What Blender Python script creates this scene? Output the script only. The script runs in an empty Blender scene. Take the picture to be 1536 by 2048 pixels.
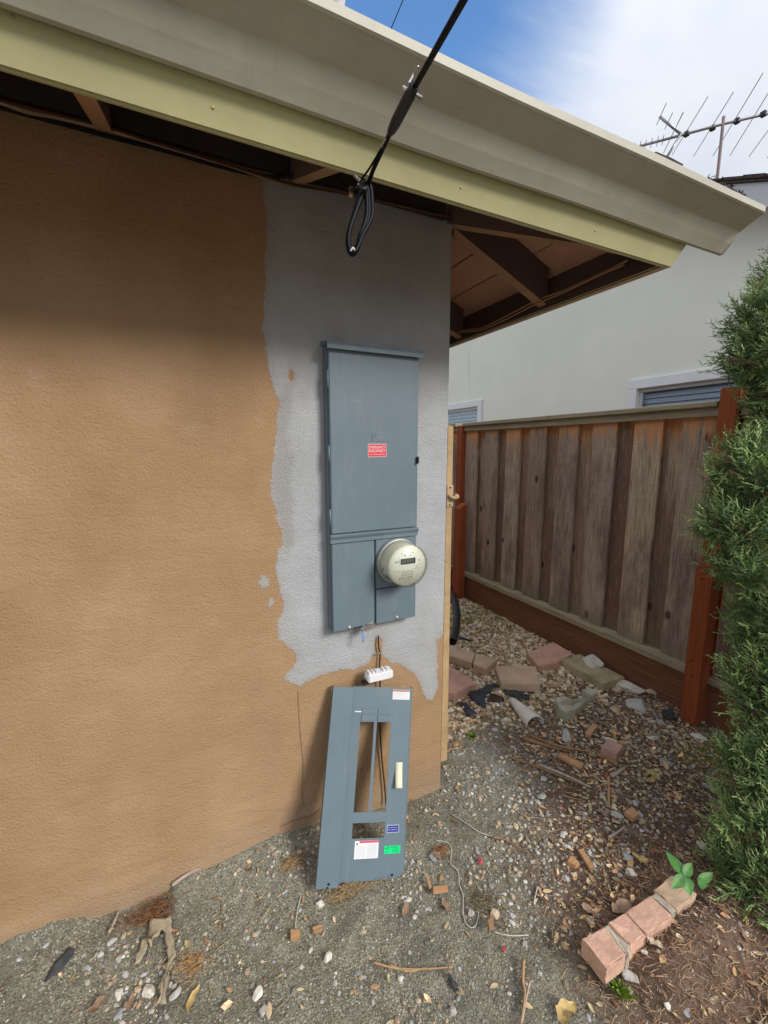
import bpy, bmesh, math, random
import numpy as np
from mathutils import Vector, Matrix

# ------------------------------------------------------------------ camera, sky, sun, exposure
scene = bpy.context.scene
COL = scene.collection
FPX, HOR = 850.0, 897.0
PITCH = math.atan((1024 - HOR) / FPX)
YAW = math.atan(416 / (FPX / math.cos(PITCH)))
CAM = np.array([-0.99, -1.45, 1.52])
cd = bpy.data.cameras.new('camera'); cam = bpy.data.objects.new('camera', cd); COL.objects.link(cam)
cam.location = CAM; cam.rotation_euler = (math.pi / 2 - PITCH, 0, -YAW)
cd.sensor_fit = 'VERTICAL'; cd.sensor_height = 36; cd.lens = FPX / 2048 * 36
cd.clip_start = 0.02; cd.clip_end = 2000
scene.camera = cam

SUN_FROM = Vector((0.48, -1.0, 0.68)).normalized()
world = bpy.data.worlds.new('World'); scene.world = world; world.use_nodes = True
wn = world.node_tree.nodes; wl = world.node_tree.links
for n in list(wn): wn.remove(n)
wo = wn.new('ShaderNodeOutputWorld'); bg = wn.new('ShaderNodeBackground'); wl.new(bg.outputs[0], wo.inputs[0])
sky = wn.new('ShaderNodeTexSky'); sky.sky_type = 'NISHITA'; sky.sun_disc = False
sky.sun_elevation = math.asin(SUN_FROM.z); sky.sun_rotation = math.atan2(SUN_FROM.x, SUN_FROM.y)
sky.air_density = 1.3; sky.dust_density = 0.6; sky.ozone_density = 2.0
tc = wn.new('ShaderNodeTexCoord')
mp = wn.new('ShaderNodeMapping'); mp.inputs['Scale'].default_value = (1.5, 2.6, 3.4); mp.inputs['Rotation'].default_value = (0.3, 0.5, 0.6)
mp.inputs['Location'].default_value = (0.35, 0.1, 0.0)
wl.new(tc.outputs['Generated'], mp.inputs[0])
nz = wn.new('ShaderNodeTexNoise'); nz.inputs['Scale'].default_value = 1.3; nz.inputs['Detail'].default_value = 7; nz.inputs['Roughness'].default_value = 0.55
nz.inputs['Distortion'].default_value = 0.6
wl.new(mp.outputs[0], nz.inputs['Vector'])
sx = wn.new('ShaderNodeSeparateXYZ'); wl.new(tc.outputs['Generated'], sx.inputs[0])
def wmath(op, a, b=None):
    m = wn.new('ShaderNodeMath'); m.operation = op
    for i, v in enumerate((a, b)):
        if v is None: continue
        if isinstance(v, (int, float)): m.inputs[i].default_value = v
        else: wl.new(v, m.inputs[i])
    return m.outputs[0]
mr = wn.new('ShaderNodeMapRange'); mr.interpolation_type = 'SMOOTHSTEP'
mr.inputs['From Min'].default_value = 0.992; mr.inputs['From Max'].default_value = 0.905
hole = wn.new('ShaderNodeVectorMath'); hole.operation = 'DOT_PRODUCT'; wl.new(tc.outputs['Generated'], hole.inputs[0]); hole.inputs[1].default_value = Vector((0.27, 0.66, 0.71)).normalized()
wl.new(wmath('ADD', hole.outputs['Value'], wmath('MULTIPLY', wmath('SUBTRACT', nz.outputs['Fac'], 0.5), 0.14)), mr.inputs['Value'])
mixw = wn.new('ShaderNodeMix'); mixw.data_type = 'RGBA'
nz2 = wn.new('ShaderNodeTexNoise'); nz2.inputs['Scale'].default_value = 3.0; nz2.inputs['Detail'].default_value = 5; wl.new(mp.outputs[0], nz2.inputs['Vector'])
cr = wn.new('ShaderNodeValToRGB'); cr.color_ramp.elements[0].position = 0.3; cr.color_ramp.elements[0].color = (6.7, 7.1, 7.8, 1)
cr.color_ramp.elements[1].position = 0.72; cr.color_ramp.elements[1].color = (7.9, 8.0, 8.3, 1)
wl.new(nz2.outputs['Fac'], cr.inputs[0])
skm = wn.new('ShaderNodeMix'); skm.data_type = 'RGBA'; skm.blend_type = 'MULTIPLY'; skm.inputs[0].default_value = 1
wl.new(sky.outputs[0], skm.inputs[6]); skm.inputs[7].default_value = (1.05, 1.45, 1.85, 1)
# overcast luminance: the cloud deck is three times as bright overhead as at the horizon
oc = wn.new('ShaderNodeMix'); oc.data_type = 'RGBA'; oc.blend_type = 'MULTIPLY'; oc.inputs[0].default_value = 1
lum = wmath('MULTIPLY', wmath('ADD', wmath('MULTIPLY', wmath('MAXIMUM', sx.outputs[2], 0.0), 2.0), 1.0), 0.476)
cmb = wn.new('ShaderNodeCombineColor'); [wl.new(lum, cmb.inputs[i]) for i in range(3)]
wl.new(cr.outputs[0], oc.inputs[6]); wl.new(cmb.outputs[0], oc.inputs[7])
wl.new(wmath('MULTIPLY', mr.outputs[0], 0.93), mixw.inputs[0]); wl.new(skm.outputs[2], mixw.inputs[6]); wl.new(oc.outputs[2], mixw.inputs[7])
wl.new(mixw.outputs[2], bg.inputs['Color']); bg.inputs['Strength'].default_value = 0.078

sd_ = bpy.data.lights.new('sun', 'SUN'); sun = bpy.data.objects.new('sun', sd_); COL.objects.link(sun)
sd_.energy = 1.85; sd_.angle = math.radians(18); sd_.color = (1.0, 0.96, 0.90)
sun.rotation_euler = SUN_FROM.to_track_quat('Z', 'Y').to_euler(); sun.location = (4, -6, 6)
scene.view_settings.view_transform = 'Standard'; scene.view_settings.look = 'None'
scene.view_settings.gamma = 1.0; scene.view_settings.exposure = 0.70
scene.view_settings.use_curve_mapping = False
scene.cycles.max_bounces = 6; scene.cycles.diffuse_bounces = 4; scene.cycles.glossy_bounces = 2; scene.cycles.transmission_bounces = 4; scene.cycles.transparent_max_bounces = 8
scene.render.resolution_x = 768; scene.render.resolution_y = 1024

# ------------------------------------------------------------------ helpers
_fh = np.array([math.sin(YAW), math.cos(YAW), 0.0]); _up = np.array([0, 0, 1.0])
FWD = _fh * math.cos(PITCH) - _up * math.sin(PITCH); RGT = np.array([math.cos(YAW), -math.sin(YAW), 0]); UPV = np.cross(RGT, FWD)
# a measured photo point turned into a world point on a known plane (x = X, y = Y or z = Z)
def ray(px, py): return RGT * (px - 768) / FPX - UPV * (py - 1024) / FPX + FWD
def onY(px, py, Y): r = ray(px, py); return Vector(CAM + r * (Y - CAM[1]) / r[1])
def onX(px, py, X): r = ray(px, py); return Vector(CAM + r * (X - CAM[0]) / r[0])
def onZ(px, py, Z=0.0): r = ray(px, py); return Vector(CAM + r * (Z - CAM[2]) / r[2])
def at(px, py, d): return Vector(CAM + ray(px, py) * d)

rng = np.random.RandomState(7)
random.seed(5)

def tag(o, label=None, cat=None, group=None, kind=None):
    if label: o['label'] = label
    if cat: o['category'] = cat
    if group: o['group'] = group
    if kind: o['kind'] = kind
    return o
def empty(name, loc=(0, 0, 0), label=None, cat=None, group=None):
    o = bpy.data.objects.new(name, None); COL.objects.link(o); o.location = loc; o.empty_display_size = 0.05
    return tag(o, label, cat, group)
def link(name, me, mat=None, parent=None, loc=None):
    o = bpy.data.objects.new(name, me); COL.objects.link(o)
    if mat is not None and not me.materials: me.materials.append(mat)
    if parent is not None:
        o.parent = parent
        p = parent
        off = Vector((0, 0, 0))
        M = parent_world(parent)
        o.matrix_parent_inverse = M.inverted()
    if loc is not None: o.location = loc
    return o
def parent_world(p):
    M = Matrix.LocRotScale(p.location, p.rotation_euler, p.scale)
    if p.parent: M = parent_world(p.parent) @ p.matrix_parent_inverse @ M
    return M
def mesh(name, verts, faces, smooth=False):
    me = bpy.data.meshes.new(name); me.from_pydata([tuple(v) for v in verts], [], faces); me.update()
    if smooth: me.polygons.foreach_set('use_smooth', [True] * len(me.polygons))
    return me
def bm_mesh(name, bm, smooth=False):
    bmesh.ops.recalc_face_normals(bm, faces=bm.faces)
    me = bpy.data.meshes.new(name); bm.to_mesh(me); bm.free()
    if smooth: me.polygons.foreach_set('use_smooth', [True] * len(me.polygons))
    return me
def add_box(bm, a, b):
    v = [bm.verts.new((x, y, z)) for z in (a[2], b[2]) for y in (a[1], b[1]) for x in (a[0], b[0])]
    for f in ((0, 2, 3, 1), (4, 5, 7, 6), (0, 1, 5, 4), (2, 6, 7, 3), (0, 4, 6, 2), (1, 3, 7, 5)): bm.faces.new([v[i] for i in f])
def box(name, a, b, mat, parent=None, bev=0.0, seg=1):
    bm = bmesh.new(); add_box(bm, a, b)
    if bev: bmesh.ops.bevel(bm, geom=bm.edges[:], offset=bev, segments=seg, affect='EDGES', clamp_overlap=True)
    return link(name, bm_mesh(name, bm), mat, parent)
def prism(name, pts, vec, mat, parent=None, bev=0.0, jit=0.0):
    """polygon pts extruded along vec"""
    bm = bmesh.new(); vec = Vector(vec)
    a = [bm.verts.new(Vector(p)) for p in pts]; b = [bm.verts.new(Vector(p) + vec) for p in pts]
    n = len(pts); bm.faces.new(a); bm.faces.new(b[::-1])
    for i in range(n): bm.faces.new((a[i], b[i], b[(i + 1) % n], a[(i + 1) % n]))
    if bev: bmesh.ops.bevel(bm, geom=bm.edges[:], offset=bev, segments=2, affect='EDGES', clamp_overlap=True)
    if jit:
        bmesh.ops.subdivide_edges(bm, edges=bm.edges[:], cuts=2, use_grid_fill=True)
        for v in bm.verts: v.co += Vector((random.uniform(-jit, jit), random.uniform(-jit, jit), random.uniform(-jit, jit)))
    return link(name, bm_mesh(name, bm), mat, parent)
def smooth_path(pts, n=6):
    P = [Vector(p) for p in pts]; out = []
    for i in range(len(P) - 1):
        p0 = P[max(i - 1, 0)]; p1 = P[i]; p2 = P[i + 1]; p3 = P[min(i + 2, len(P) - 1)]
        for k in range(n):
            t = k / n
            out.append(0.5 * ((2 * p1) + (p2 - p0) * t + (2 * p0 - 5 * p1 + 4 * p2 - p3) * t * t + (3 * p1 - p0 - 3 * p2 + p3) * t ** 3))
    out.append(P[-1]); return out
def tube_data(path, r, sides=8, taper=None, closed=False, cap=True):
    path = [Vector(p) for p in path]; V = []; F = []; n = len(path); prev = None
    for i, p in enumerate(path):
        t = (path[(i + 1) % n] - path[i - 1]) if closed else (path[min(i + 1, n - 1)] - path[max(i - 1, 0)])
        if t.length < 1e-9: t = Vector((0, 0, 1))
        t.normalize()
        if prev is None:
            prev = t.orthogonal().normalized()
        u = (prev - t * prev.dot(t))
        u = u.normalized() if u.length > 1e-6 else t.orthogonal().normalized()
        prev = u; w = t.cross(u)
        rr = r if taper is None else r * taper(i / (n - 1))
        for k in range(sides):
            a = 2 * math.pi * k / sides; V.append(p + (u * math.cos(a) + w * math.sin(a)) * rr)
    m = n if closed else n - 1
    for i in range(m):
        for k in range(sides):
            a = i * sides + k; b = i * sides + (k + 1) % sides; j = ((i + 1) % n) * sides
            F.append((a, b, j + (k + 1) % sides, j + k))
    if cap and not closed:
        F.append(tuple(range(sides))[::-1]); F.append(tuple((n - 1) * sides + k for k in range(sides)))
    return V, F
def tube(name, pts, r, mat, parent=None, sides=8, sm=6, taper=None, closed=False):
    path = smooth_path(pts, sm) if sm else pts
    V, F = tube_data(path, r, sides, taper, closed)
    return link(name, mesh(name, V, F, True), mat, parent)
def lathe(name, prof, mat, parent=None, seg=40, axis='Y', loc=(0, 0, 0), smooth=True):
    """prof: (radius, distance along axis)"""
    V = []; F = []; n = len(prof)
    for r, d in prof:
        for k in range(seg):
            a = 2 * math.pi * k / seg; c, s = math.cos(a) * r, math.sin(a) * r
            V.append((c, d, s) if axis == 'Y' else (c, s, d))
    for i in range(n - 1):
        for k in range(seg):
            F.append((i * seg + k, i * seg + (k + 1) % seg, (i + 1) * seg + (k + 1) % seg, (i + 1) * seg + k))
    if prof[0][0] > 1e-5: F.append(tuple(range(seg)))
    if prof[-1][0] > 1e-5: F.append(tuple((n - 1) * seg + k for k in range(seg))[::-1])
    bm = bmesh.new()
    vs = [bm.verts.new(Vector(v) + Vector(loc)) for v in V]
    for f in F:
        try: bm.faces.new([vs[i] for i in f])
        except ValueError: pass
    bmesh.ops.remove_doubles(bm, verts=bm.verts, dist=1e-6)
    return link(name, bm_mesh(name, bm, smooth), mat, parent)

# value noise (numpy) for heights
_perm = np.random.RandomState(3).rand(256, 256)
def vnoise(x, y):
    x = np.asarray(x, float); y = np.asarray(y, float)
    xi = np.floor(x).astype(int); yi = np.floor(y).astype(int); fx = x - xi; fy = y - yi
    fx = fx * fx * (3 - 2 * fx); fy = fy * fy * (3 - 2 * fy)
    g = lambda a, b: _perm[a % 256, b % 256]
    return (g(xi, yi) * (1 - fx) + g(xi + 1, yi) * fx) * (1 - fy) + (g(xi, yi + 1) * (1 - fx) + g(xi + 1, yi + 1) * fx) * fy
def fbm(x, y, o=4):
    s = 0; a = 0.5
    for i in range(o): s = s + a * vnoise(x * 2 ** i + 17 * i, y * 2 ** i + 31 * i); a *= 0.5
    return s - 0.5
def sstep(a, b, x):
    t = np.clip((np.asarray(x, float) - a) / (b - a), 0, 1); return t * t * (3 - 2 * t)

# ------------------------------------------------------------------ materials
class M:
    def __init__(s, name, rough=0.8, spec=0.3, metal=0.0):
        s.m = bpy.data.materials.new(name); s.m.use_nodes = True; s.t = s.m.node_tree; s.N = s.t.nodes; s.L = s.t.links
        s.b = s.N['Principled BSDF']; s.b.inputs['Roughness'].default_value = rough
        s.b.inputs['Specular IOR Level'].default_value = spec; s.b.inputs['Metallic'].default_value = metal
        s.tc = s.N.new('ShaderNodeTexCoord'); s.obj = s.tc.outputs['Object']
    def n(s, typ, **kw):
        nd = s.N.new('ShaderNode' + typ)
        for k, v in kw.items():
            if k in nd.inputs: s.set(nd.inputs[k], v)
            else: setattr(nd, k, v)
        return nd
    def set(s, inp, v):
        if isinstance(v, bpy.types.NodeSocket): s.L.new(v, inp)
        else: inp.default_value = v
    def mapped(s, scale, loc=(0, 0, 0)):
        m = s.N.new('ShaderNodeMapping'); m.inputs['Scale'].default_value = scale; s.set(m.inputs['Location'], loc); s.L.new(s.obj, m.inputs[0]); return m.outputs[0]
    def noise(s, scale, detail=4, rough=0.55, vec=None, dist=0.0):
        nd = s.n('TexNoise', Scale=scale, Detail=detail, Roughness=rough, Distortion=dist); s.L.new(vec or s.obj, nd.inputs['Vector']); return nd.outputs['Fac']
    def vor(s, scale, feat='F1', out='Distance', vec=None, rnd=1.0):
        nd = s.n('TexVoronoi', feature=feat); nd.inputs['Scale'].default_value = scale; nd.inputs['Randomness'].default_value = rnd
        s.L.new(vec or s.obj, nd.inputs['Vector']); return nd.outputs[out]
    def ramp(s, fac, *stops):
        nd = s.N.new('ShaderNodeValToRGB'); e = nd.color_ramp.elements
        while len(e) < len(stops): e.new(0.5)
        for i, (p, c) in enumerate(stops):
            e[i].position = p; c = (c, c, c) if isinstance(c, (int, float)) else c; e[i].color = (*c[:3], 1)
        s.L.new(fac, nd.inputs[0]); return nd.outputs[0]
    def mix(s, fac, a, b, mode='MIX'):
        nd = s.N.new('ShaderNodeMix'); nd.data_type = 'RGBA'; nd.blend_type = mode
        s.set(nd.inputs[0], fac)
        for i, v in ((6, a), (7, b)):
            if isinstance(v, (tuple, list)): v = (*v[:3], 1)
            s.set(nd.inputs[i], v)
        return nd.outputs[2]
    def math(s, op, a, b=None, clamp=False):
        nd = s.N.new('ShaderNodeMath'); nd.operation = op; nd.use_clamp = clamp; s.set(nd.inputs[0], a)
        if b is not None: s.set(nd.inputs[1], b)
        return nd.outputs[0]
    def mrange(s, v, a, b, c=0.0, d=1.0):
        nd = s.n('MapRange', interpolation_type='SMOOTHSTEP'); s.set(nd.inputs[0], v)
        for i, q in enumerate((a, b, c, d)): nd.inputs[i + 1].default_value = q
        return nd.outputs[0]
    def attr(s, name, out='Fac'):
        return s.n('Attribute', attribute_name=name).outputs[out]
    def rand(s): return s.N.new('ShaderNodeObjectInfo').outputs['Random']
    def sep(s, vec=None):
        nd = s.N.new('ShaderNodeSeparateXYZ'); s.L.new(vec or s.obj, nd.inputs[0]); return nd.outputs
    def color(s, c):
        if isinstance(c, (tuple, list)): c = (*c[:3], 1)
        s.set(s.b.inputs['Base Color'], c); return s
    def rough(s, v): s.set(s.b.inputs['Roughness'], v); return s
    def bump(s, h, strength=0.5, dist=0.002):
        nd = s.n('Bump', Strength=strength, Distance=dist); s.set(nd.inputs['Height'], h)
        if s.b.inputs['Normal'].is_linked: s.L.new(s.b.inputs['Normal'].links[0].from_socket, nd.inputs['Normal'])
        s.L.new(nd.outputs[0], s.b.inputs['Normal']); return s

def simple(name, c, rough=0.6, spec=0.4, metal=0.0, var=0.12, scale=12, bump=0.0, bscale=200):
    m = M(name, rough, spec, metal)
    dk = tuple(v * (1 - var) for v in c); lt = tuple(min(1, v * (1 + var)) for v in c)
    m.color(m.ramp(m.noise(scale, 5), (0.3, dk), (0.7, lt)))
    if bump: m.bump(m.noise(bscale, 3), bump, 0.001)
    return m.m

# --- stucco with a grey patch (float attributes carry the patch outline)
m = M('stucco', 0.93, 0.15)
sd = m.attr('patch'); wob = m.math('ADD', m.math('MULTIPLY', m.math('SUBTRACT', m.noise(22, 6, 0.7), 0.5), 0.040), m.math('MULTIPLY', m.math('SUBTRACT', m.noise(150, 2), 0.5), 0.010))
sdw = m.math('ADD', sd, wob)
inp = m.math('MULTIPLY', m.mrange(sdw, -0.003, 0.004, 0, 0.85), m.mrange(sdw, -0.02, 0.03, 0.8, 1.18), True)
tan = m.ramp(m.noise(3.0, 6, 0.6), (0.3, (0.352, 0.216, 0.116)), (0.5, (0.400, 0.253, 0.141)), (0.72, (0.449, 0.295, 0.176)))
tan = m.mix(m.mrange(m.noise(9, 6, 0.7), 0.55, 0.75, 0, 0.4), tan, (0.466, 0.326, 0.211))
tan = m.mix(m.mrange(m.vor(23, 'F1'), 0.035, 0.012, 0, 0.5), tan, (0.581, 0.510, 0.422))
gry = m.ramp(m.noise(4, 6, 0.62), (0.3, (0.375, 0.385, 0.39)), (0.5, (0.43, 0.44, 0.45)), (0.7, (0.49, 0.50, 0.515)))
rim = m.mrange(m.math('ADD', sdw, m.math('MULTIPLY', m.noise(7, 4), 0.10)), 0.045, 0.12)
gry = m.mix(rim, m.mix(0.6, gry, (0.391, 0.381, 0.372)), gry)
gry = m.mix(m.attr('damp'), gry, (0.307, 0.288, 0.274))
gry = m.mix(m.mrange(m.noise(230, 2), 0.56, 0.70, 0, 0.4), gry, (0.251, 0.246, 0.242))
wallc = m.mix(inp, tan, gry)
wz = m.sep()[2]
wallc = m.mix(m.math('MULTIPLY', m.mrange(m.math('ADD', wz, m.math('MULTIPLY', m.noise(7, 6, 0.7), 0.25)), 0.32, 0.12), m.mrange(m.noise(40, 4, 0.7), 0.35, 0.65, 0.1, 0.55)), wallc, (0.30, 0.25, 0.185))
wallc = m.mix(m.mrange(m.noise(1.6, 5, 0.6, vec=m.mapped((2.2, 1, 0.8))), 0.48, 0.70, 0, 0.22), wallc, (0.34, 0.235, 0.15))
m.color(wallc)
h1 = m.noise(150, 4, 0.68); h2 = m.vor(140, 'F1'); hh = m.math('ADD', m.math('MULTIPLY', h1, 1.1), m.math('MULTIPLY', h2, 0.28))
m.bump(hh, 0.8, 0.0055)
m.bump(m.noise(24, 5, 0.6, vec=m.mapped((0.55, 1, 1.4))), 0.24, 0.012)
m.bump(inp, 0.5, 0.002)
STUCCO = m.m

def paint_mat(name, c, var=0.08, rough=0.5, dirt=None, dirt_amt=0.3, bump=0.15):
    m = M(name, rough, 0.35)
    base = m.ramp(m.noise(6, 6, 0.6), (0.3, tuple(v * (1 - var) for v in c)), (0.7, tuple(min(1, v * (1 + var)) for v in c)))
    if dirt:
        base = m.mix(m.mrange(m.noise(14, 7, 0.7, vec=m.mapped((1, 4, 4))), 0.5, 0.75, 0, dirt_amt), base, dirt)
        base = m.mix(m.mrange(m.noise(5, 6, 0.75, vec=m.mapped((9, 0.8, 0.8))), 0.54, 0.72, 0, dirt_amt * 0.45), base, dirt)
        base = m.mix(m.mrange(m.vor(17), 0.045, 0.015, 0, 0.75), base, tuple(v * 0.35 for v in c))
    m.color(base); m.bump(m.noise(60, 5), bump, 0.002)
    return m.m
GUTTER = paint_mat('gutter_paint', (0.47, 0.45, 0.37), dirt=(0.27, 0.24, 0.19))
FASCIA = paint_mat('fascia_paint', (0.47, 0.44, 0.235), dirt=(0.36, 0.32, 0.16), dirt_amt=0.25)
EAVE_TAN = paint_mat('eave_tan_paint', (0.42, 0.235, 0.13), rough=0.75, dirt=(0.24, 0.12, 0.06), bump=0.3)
def soffit_mat():
    m = M('soffit_board_paint', 0.8, 0.2)
    r = m.rand(); base = m.ramp(r, (0, (0.56, 0.28, 0.19)), (1, (0.70, 0.38, 0.26)))
    base = m.mix(m.mrange(m.noise(16, 6, 0.7, vec=m.mapped((6, 6, 1))), 0.45, 0.8, 0, 0.5), base, (0.24, 0.12, 0.07))
    m.color(base); m.bump(m.noise(40, 5), 0.3, 0.003); return m.m
SOFFIT = soffit_mat()
EAVE_SHADE = paint_mat('eave_shade_wood', (0.135, 0.085, 0.075), rough=0.8, dirt=(0.08, 0.05, 0.045), bump=0.3)  # under-eave shade painted into the rafter sides and inner fascia faces
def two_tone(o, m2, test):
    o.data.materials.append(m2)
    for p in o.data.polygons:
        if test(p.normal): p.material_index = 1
BLOCK_SHADE = simple('eave_block_shade', (0.05, 0.045, 0.042), 0.9, 0.1)  # eave shade put into the block colour, cutting bounce onto the wall
SHINGLE = simple('asphalt_shingle', (0.075, 0.06, 0.055), 0.95, 0.1, var=0.35, scale=40, bump=0.6, bscale=300)

def steel_grey():
    m = M('grey_enamel', 0.42, 0.45)
    c = m.ramp(m.noise(3, 5, 0.6), (0.3, (0.125, 0.172, 0.205)), (0.7, (0.150, 0.200, 0.232)))
    c = m.mix(m.mrange(m.noise(18, 8, 0.75), 0.56, 0.8, 0, 0.28), c, (0.232, 0.250, 0.250))
    c = m.mix(m.mrange(m.noise(8, 6, 0.7, vec=m.mapped((6, 6, 0.7))), 0.52, 0.72, 0, 0.35), c, (0.244, 0.256, 0.244))
    m.color(c); m.rough(m.ramp(m.noise(25, 5), (0.3, 0.36), (0.7, 0.52))); m.bump(m.noise(450, 2), 0.06, 0.0005)
    m.bump(m.noise(2.5, 2), 0.12, 0.004); return m.m
STEEL = steel_grey()
RINGM = simple('dull_meter_ring', (0.40, 0.40, 0.38), 0.5, 0.4, metal=0.5, var=0.15)
ZINC = simple('zinc', (0.55, 0.55, 0.54), 0.35, 0.5, metal=0.85, var=0.2, scale=60)
BLACK = simple('black_plastic', (0.018, 0.018, 0.022), 0.42, 0.45, var=0.3, scale=30)
CABLE = simple('black_cable', (0.005, 0.006, 0.010), 0.5, 0.18, var=0.3, scale=20)
DARKGAP = simple('dark_recess', (0.02, 0.022, 0.025), 0.9, 0.1)
WHITEP = simple('white_plastic', (0.78, 0.77, 0.79), 0.4, 0.4, var=0.05)
METERBODY = simple('meter_cream_plastic', (0.84, 0.79, 0.64), 0.42, 0.4, var=0.08, scale=9)
METERFACE = simple('meter_face', (0.82, 0.81, 0.72), 0.55, 0.3, var=0.05, scale=20)
INK = simple('black_ink', (0.05, 0.05, 0.05), 0.7, 0.2)
INKG = simple('grey_ink', (0.16, 0.16, 0.155), 0.7, 0.2)
LCD = simple('lcd', (0.055, 0.058, 0.045), 0.25, 0.5)
LCDSEG = simple('lcd_segment', (0.11, 0.115, 0.09), 0.4, 0.4)
RED = simple('red_sticker', (0.70, 0.035, 0.055), 0.45, 0.4, var=0.06)
WHITES = simple('white_sticker', (0.80, 0.80, 0.80), 0.5, 0.4, var=0.04)
BLUE = simple('blue_sticker', (0.02, 0.03, 0.24), 0.45, 0.4)
BLUEINK = simple('pale_blue_ink', (0.36, 0.38, 0.68), 0.5, 0.3)
GREEN = simple('green_sticker', (0.0, 0.72, 0.22), 0.45, 0.4, var=0.06)
GREENINK = simple('dark_green_ink', (0.01, 0.22, 0.09), 0.5, 0.3)
PAPER = simple('cream_tape', (0.74, 0.70, 0.52), 0.7, 0.2, var=0.06)
def glass_mat(name, refl=0.06, tint=(0.97, 0.98, 0.96)):
    m = M(name, 0.03, 0.5); tr = m.n('BsdfTransparent'); tr.inputs[0].default_value = (*tint, 1); gl = m.n('BsdfGlossy'); gl.inputs['Roughness'].default_value = 0.03
    lw = m.n('LayerWeight'); lw.inputs[0].default_value = 0.25; mx = m.n('MixShader'); m.L.new(m.math('ADD', m.math('MULTIPLY', lw.outputs['Facing'], 0.35), refl), mx.inputs[0]); m.L.new(tr.outputs[0], mx.inputs[1]); m.L.new(gl.outputs[0], mx.inputs[2])
    m.L.new(mx.outputs[0], m.N['Material Output'].inputs['Surface']); return m.m
METERGLASS = glass_mat('meter_glass', 0.03)
PANE = glass_mat('window_glass', 0.10, (0.9, 0.95, 1.0))
BLUETAG = simple('blue_tag', (0.16, 0.34, 0.62), 0.5, 0.4)
RUST = simple('rusty_cord', (0.075, 0.03, 0.015), 0.75, 0.25, var=0.3, scale=60)

def fence_wood(name='weathered_redwood', back=False):
    m = M(name, 0.85, 0.18)
    r = m.rand(); off = m.n('CombineXYZ'); m.set(off.inputs[0], m.math('MULTIPLY', r, 9.0)); m.set(off.inputs[2], m.math('MULTIPLY', r, 31.0))
    v = m.mapped((1, 1, 1), off.outputs[0])
    def mp(sc):
        q = m.N.new('ShaderNodeMapping'); q.inputs['Scale'].default_value = sc; m.L.new(v, q.inputs[0]); return q.outputs[0]
    base = m.ramp(r, (0.0, (0.34, 0.235, 0.17)), (0.3, (0.52, 0.40, 0.31)), (0.65, (0.43, 0.33, 0.265)), (1.0, (0.62, 0.47, 0.34)))
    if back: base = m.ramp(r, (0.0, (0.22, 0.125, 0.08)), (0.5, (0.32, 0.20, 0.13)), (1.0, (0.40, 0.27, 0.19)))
    blot = m.noise(2.2, 5, 0.65, vec=mp((3, 2.2, 0.8)))
    base = m.mix(m.mrange(blot, 0.43, 0.66, 0, 0.7), base, (0.175, 0.108, 0.079))
    base = m.mix(m.mrange(m.noise(2.0, 5, 0.6, vec=mp((2.4, 3, 0.7))), 0.52, 0.72, 0, 0.7), base, (0.630, 0.490, 0.359))
    grain = m.noise(4.5, 7, 0.72, vec=mp((38, 38, 1.2)), dist=0.6)
    base = m.mix(m.mrange(grain, 0.43, 0.62, 0, 0.68), base, (0.131, 0.088, 0.070))
    base = m.mix(m.mrange(m.noise(6.0, 6, 0.75, vec=mp((60, 60, 1.8))), 0.52, 0.68, 0, 0.6), base, (0.630, 0.525, 0.438))
    # saw marks, knots
    saw = m.noise(5, 3, 0.5, vec=mp((1, 1.5, 46)))
    base = m.mix(m.mrange(saw, 0.5, 0.72, 0, 0.22), base, (0.158, 0.114, 0.096))
    kn = m.vor(5.2, vec=mp((1, 1.0, 0.62)))
    base = m.mix(m.mrange(kn, 0.13, 0.06, 0, 0.9), base, (0.070, 0.032, 0.021))
    ring = m.math('SINE', m.math('MULTIPLY', m.math('ADD', kn, m.math('MULTIPLY', grain, 0.05)), 160))
    base = m.mix(m.math('MULTIPLY', m.mrange(kn, 0.22, 0.09), m.mrange(ring, 0, 1, 0, 0.35)), base, (0.175, 0.105, 0.074))
    # unweathered wood kept orange under the cap, greyish foot
    z = m.sep()[2]
    topm = m.mrange(m.math('ADD', z, m.math('ADD', m.math('MULTIPLY', m.math('SUBTRACT', m.noise(3, 5, 0.7, vec=mp((12, 12, 1.0))), 0.5), 0.5), m.math('MULTIPLY', m.math('SUBTRACT', r, 0.5), 0.12))), 1.56, 1.71, 0, 0.8)
    base = m.mix(topm, base, (0.700, 0.289, 0.096))
    footm = m.mrange(m.math('ADD', z, m.math('MULTIPLY', m.noise(9, 4), 0.15)), 0.50, 0.33, 0, 0.55)
    base = m.mix(footm, base, (0.228, 0.201, 0.131))
    m.color(base)
    m.bump(m.math('ADD', grain, m.math('MULTIPLY', saw, 0.5)), 0.8, 0.004); m.bump(m.mrange(kn, 0.11, 0.05), 0.3, 0.002)
    return m.m
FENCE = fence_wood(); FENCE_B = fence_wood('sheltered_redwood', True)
def rail_wood(name, c1, c2, c3, axis=1):
    m = M(name, 0.85, 0.15); sc = [30, 30, 30]; sc[axis] = 1.2
    g = m.noise(3.0, 7, 0.7, vec=m.mapped(sc), dist=0.4)
    c = m.ramp(g, (0.3, c1), (0.5, c2), (0.72, c3)); c = m.mix(m.mrange(m.noise(3, 5), 0.5, 0.75, 0, 0.4), c, c1)
    m.color(c); m.bump(g, 0.5, 0.003); return m.m
RAIL = rail_wood('grey_rail_wood', (0.197, 0.158, 0.105), (0.356, 0.290, 0.197), (0.474, 0.395, 0.290))
KICK = rail_wood('red_brown_kickboard', (0.14, 0.060, 0.036), (0.21, 0.095, 0.055), (0.28, 0.145, 0.09))
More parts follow.
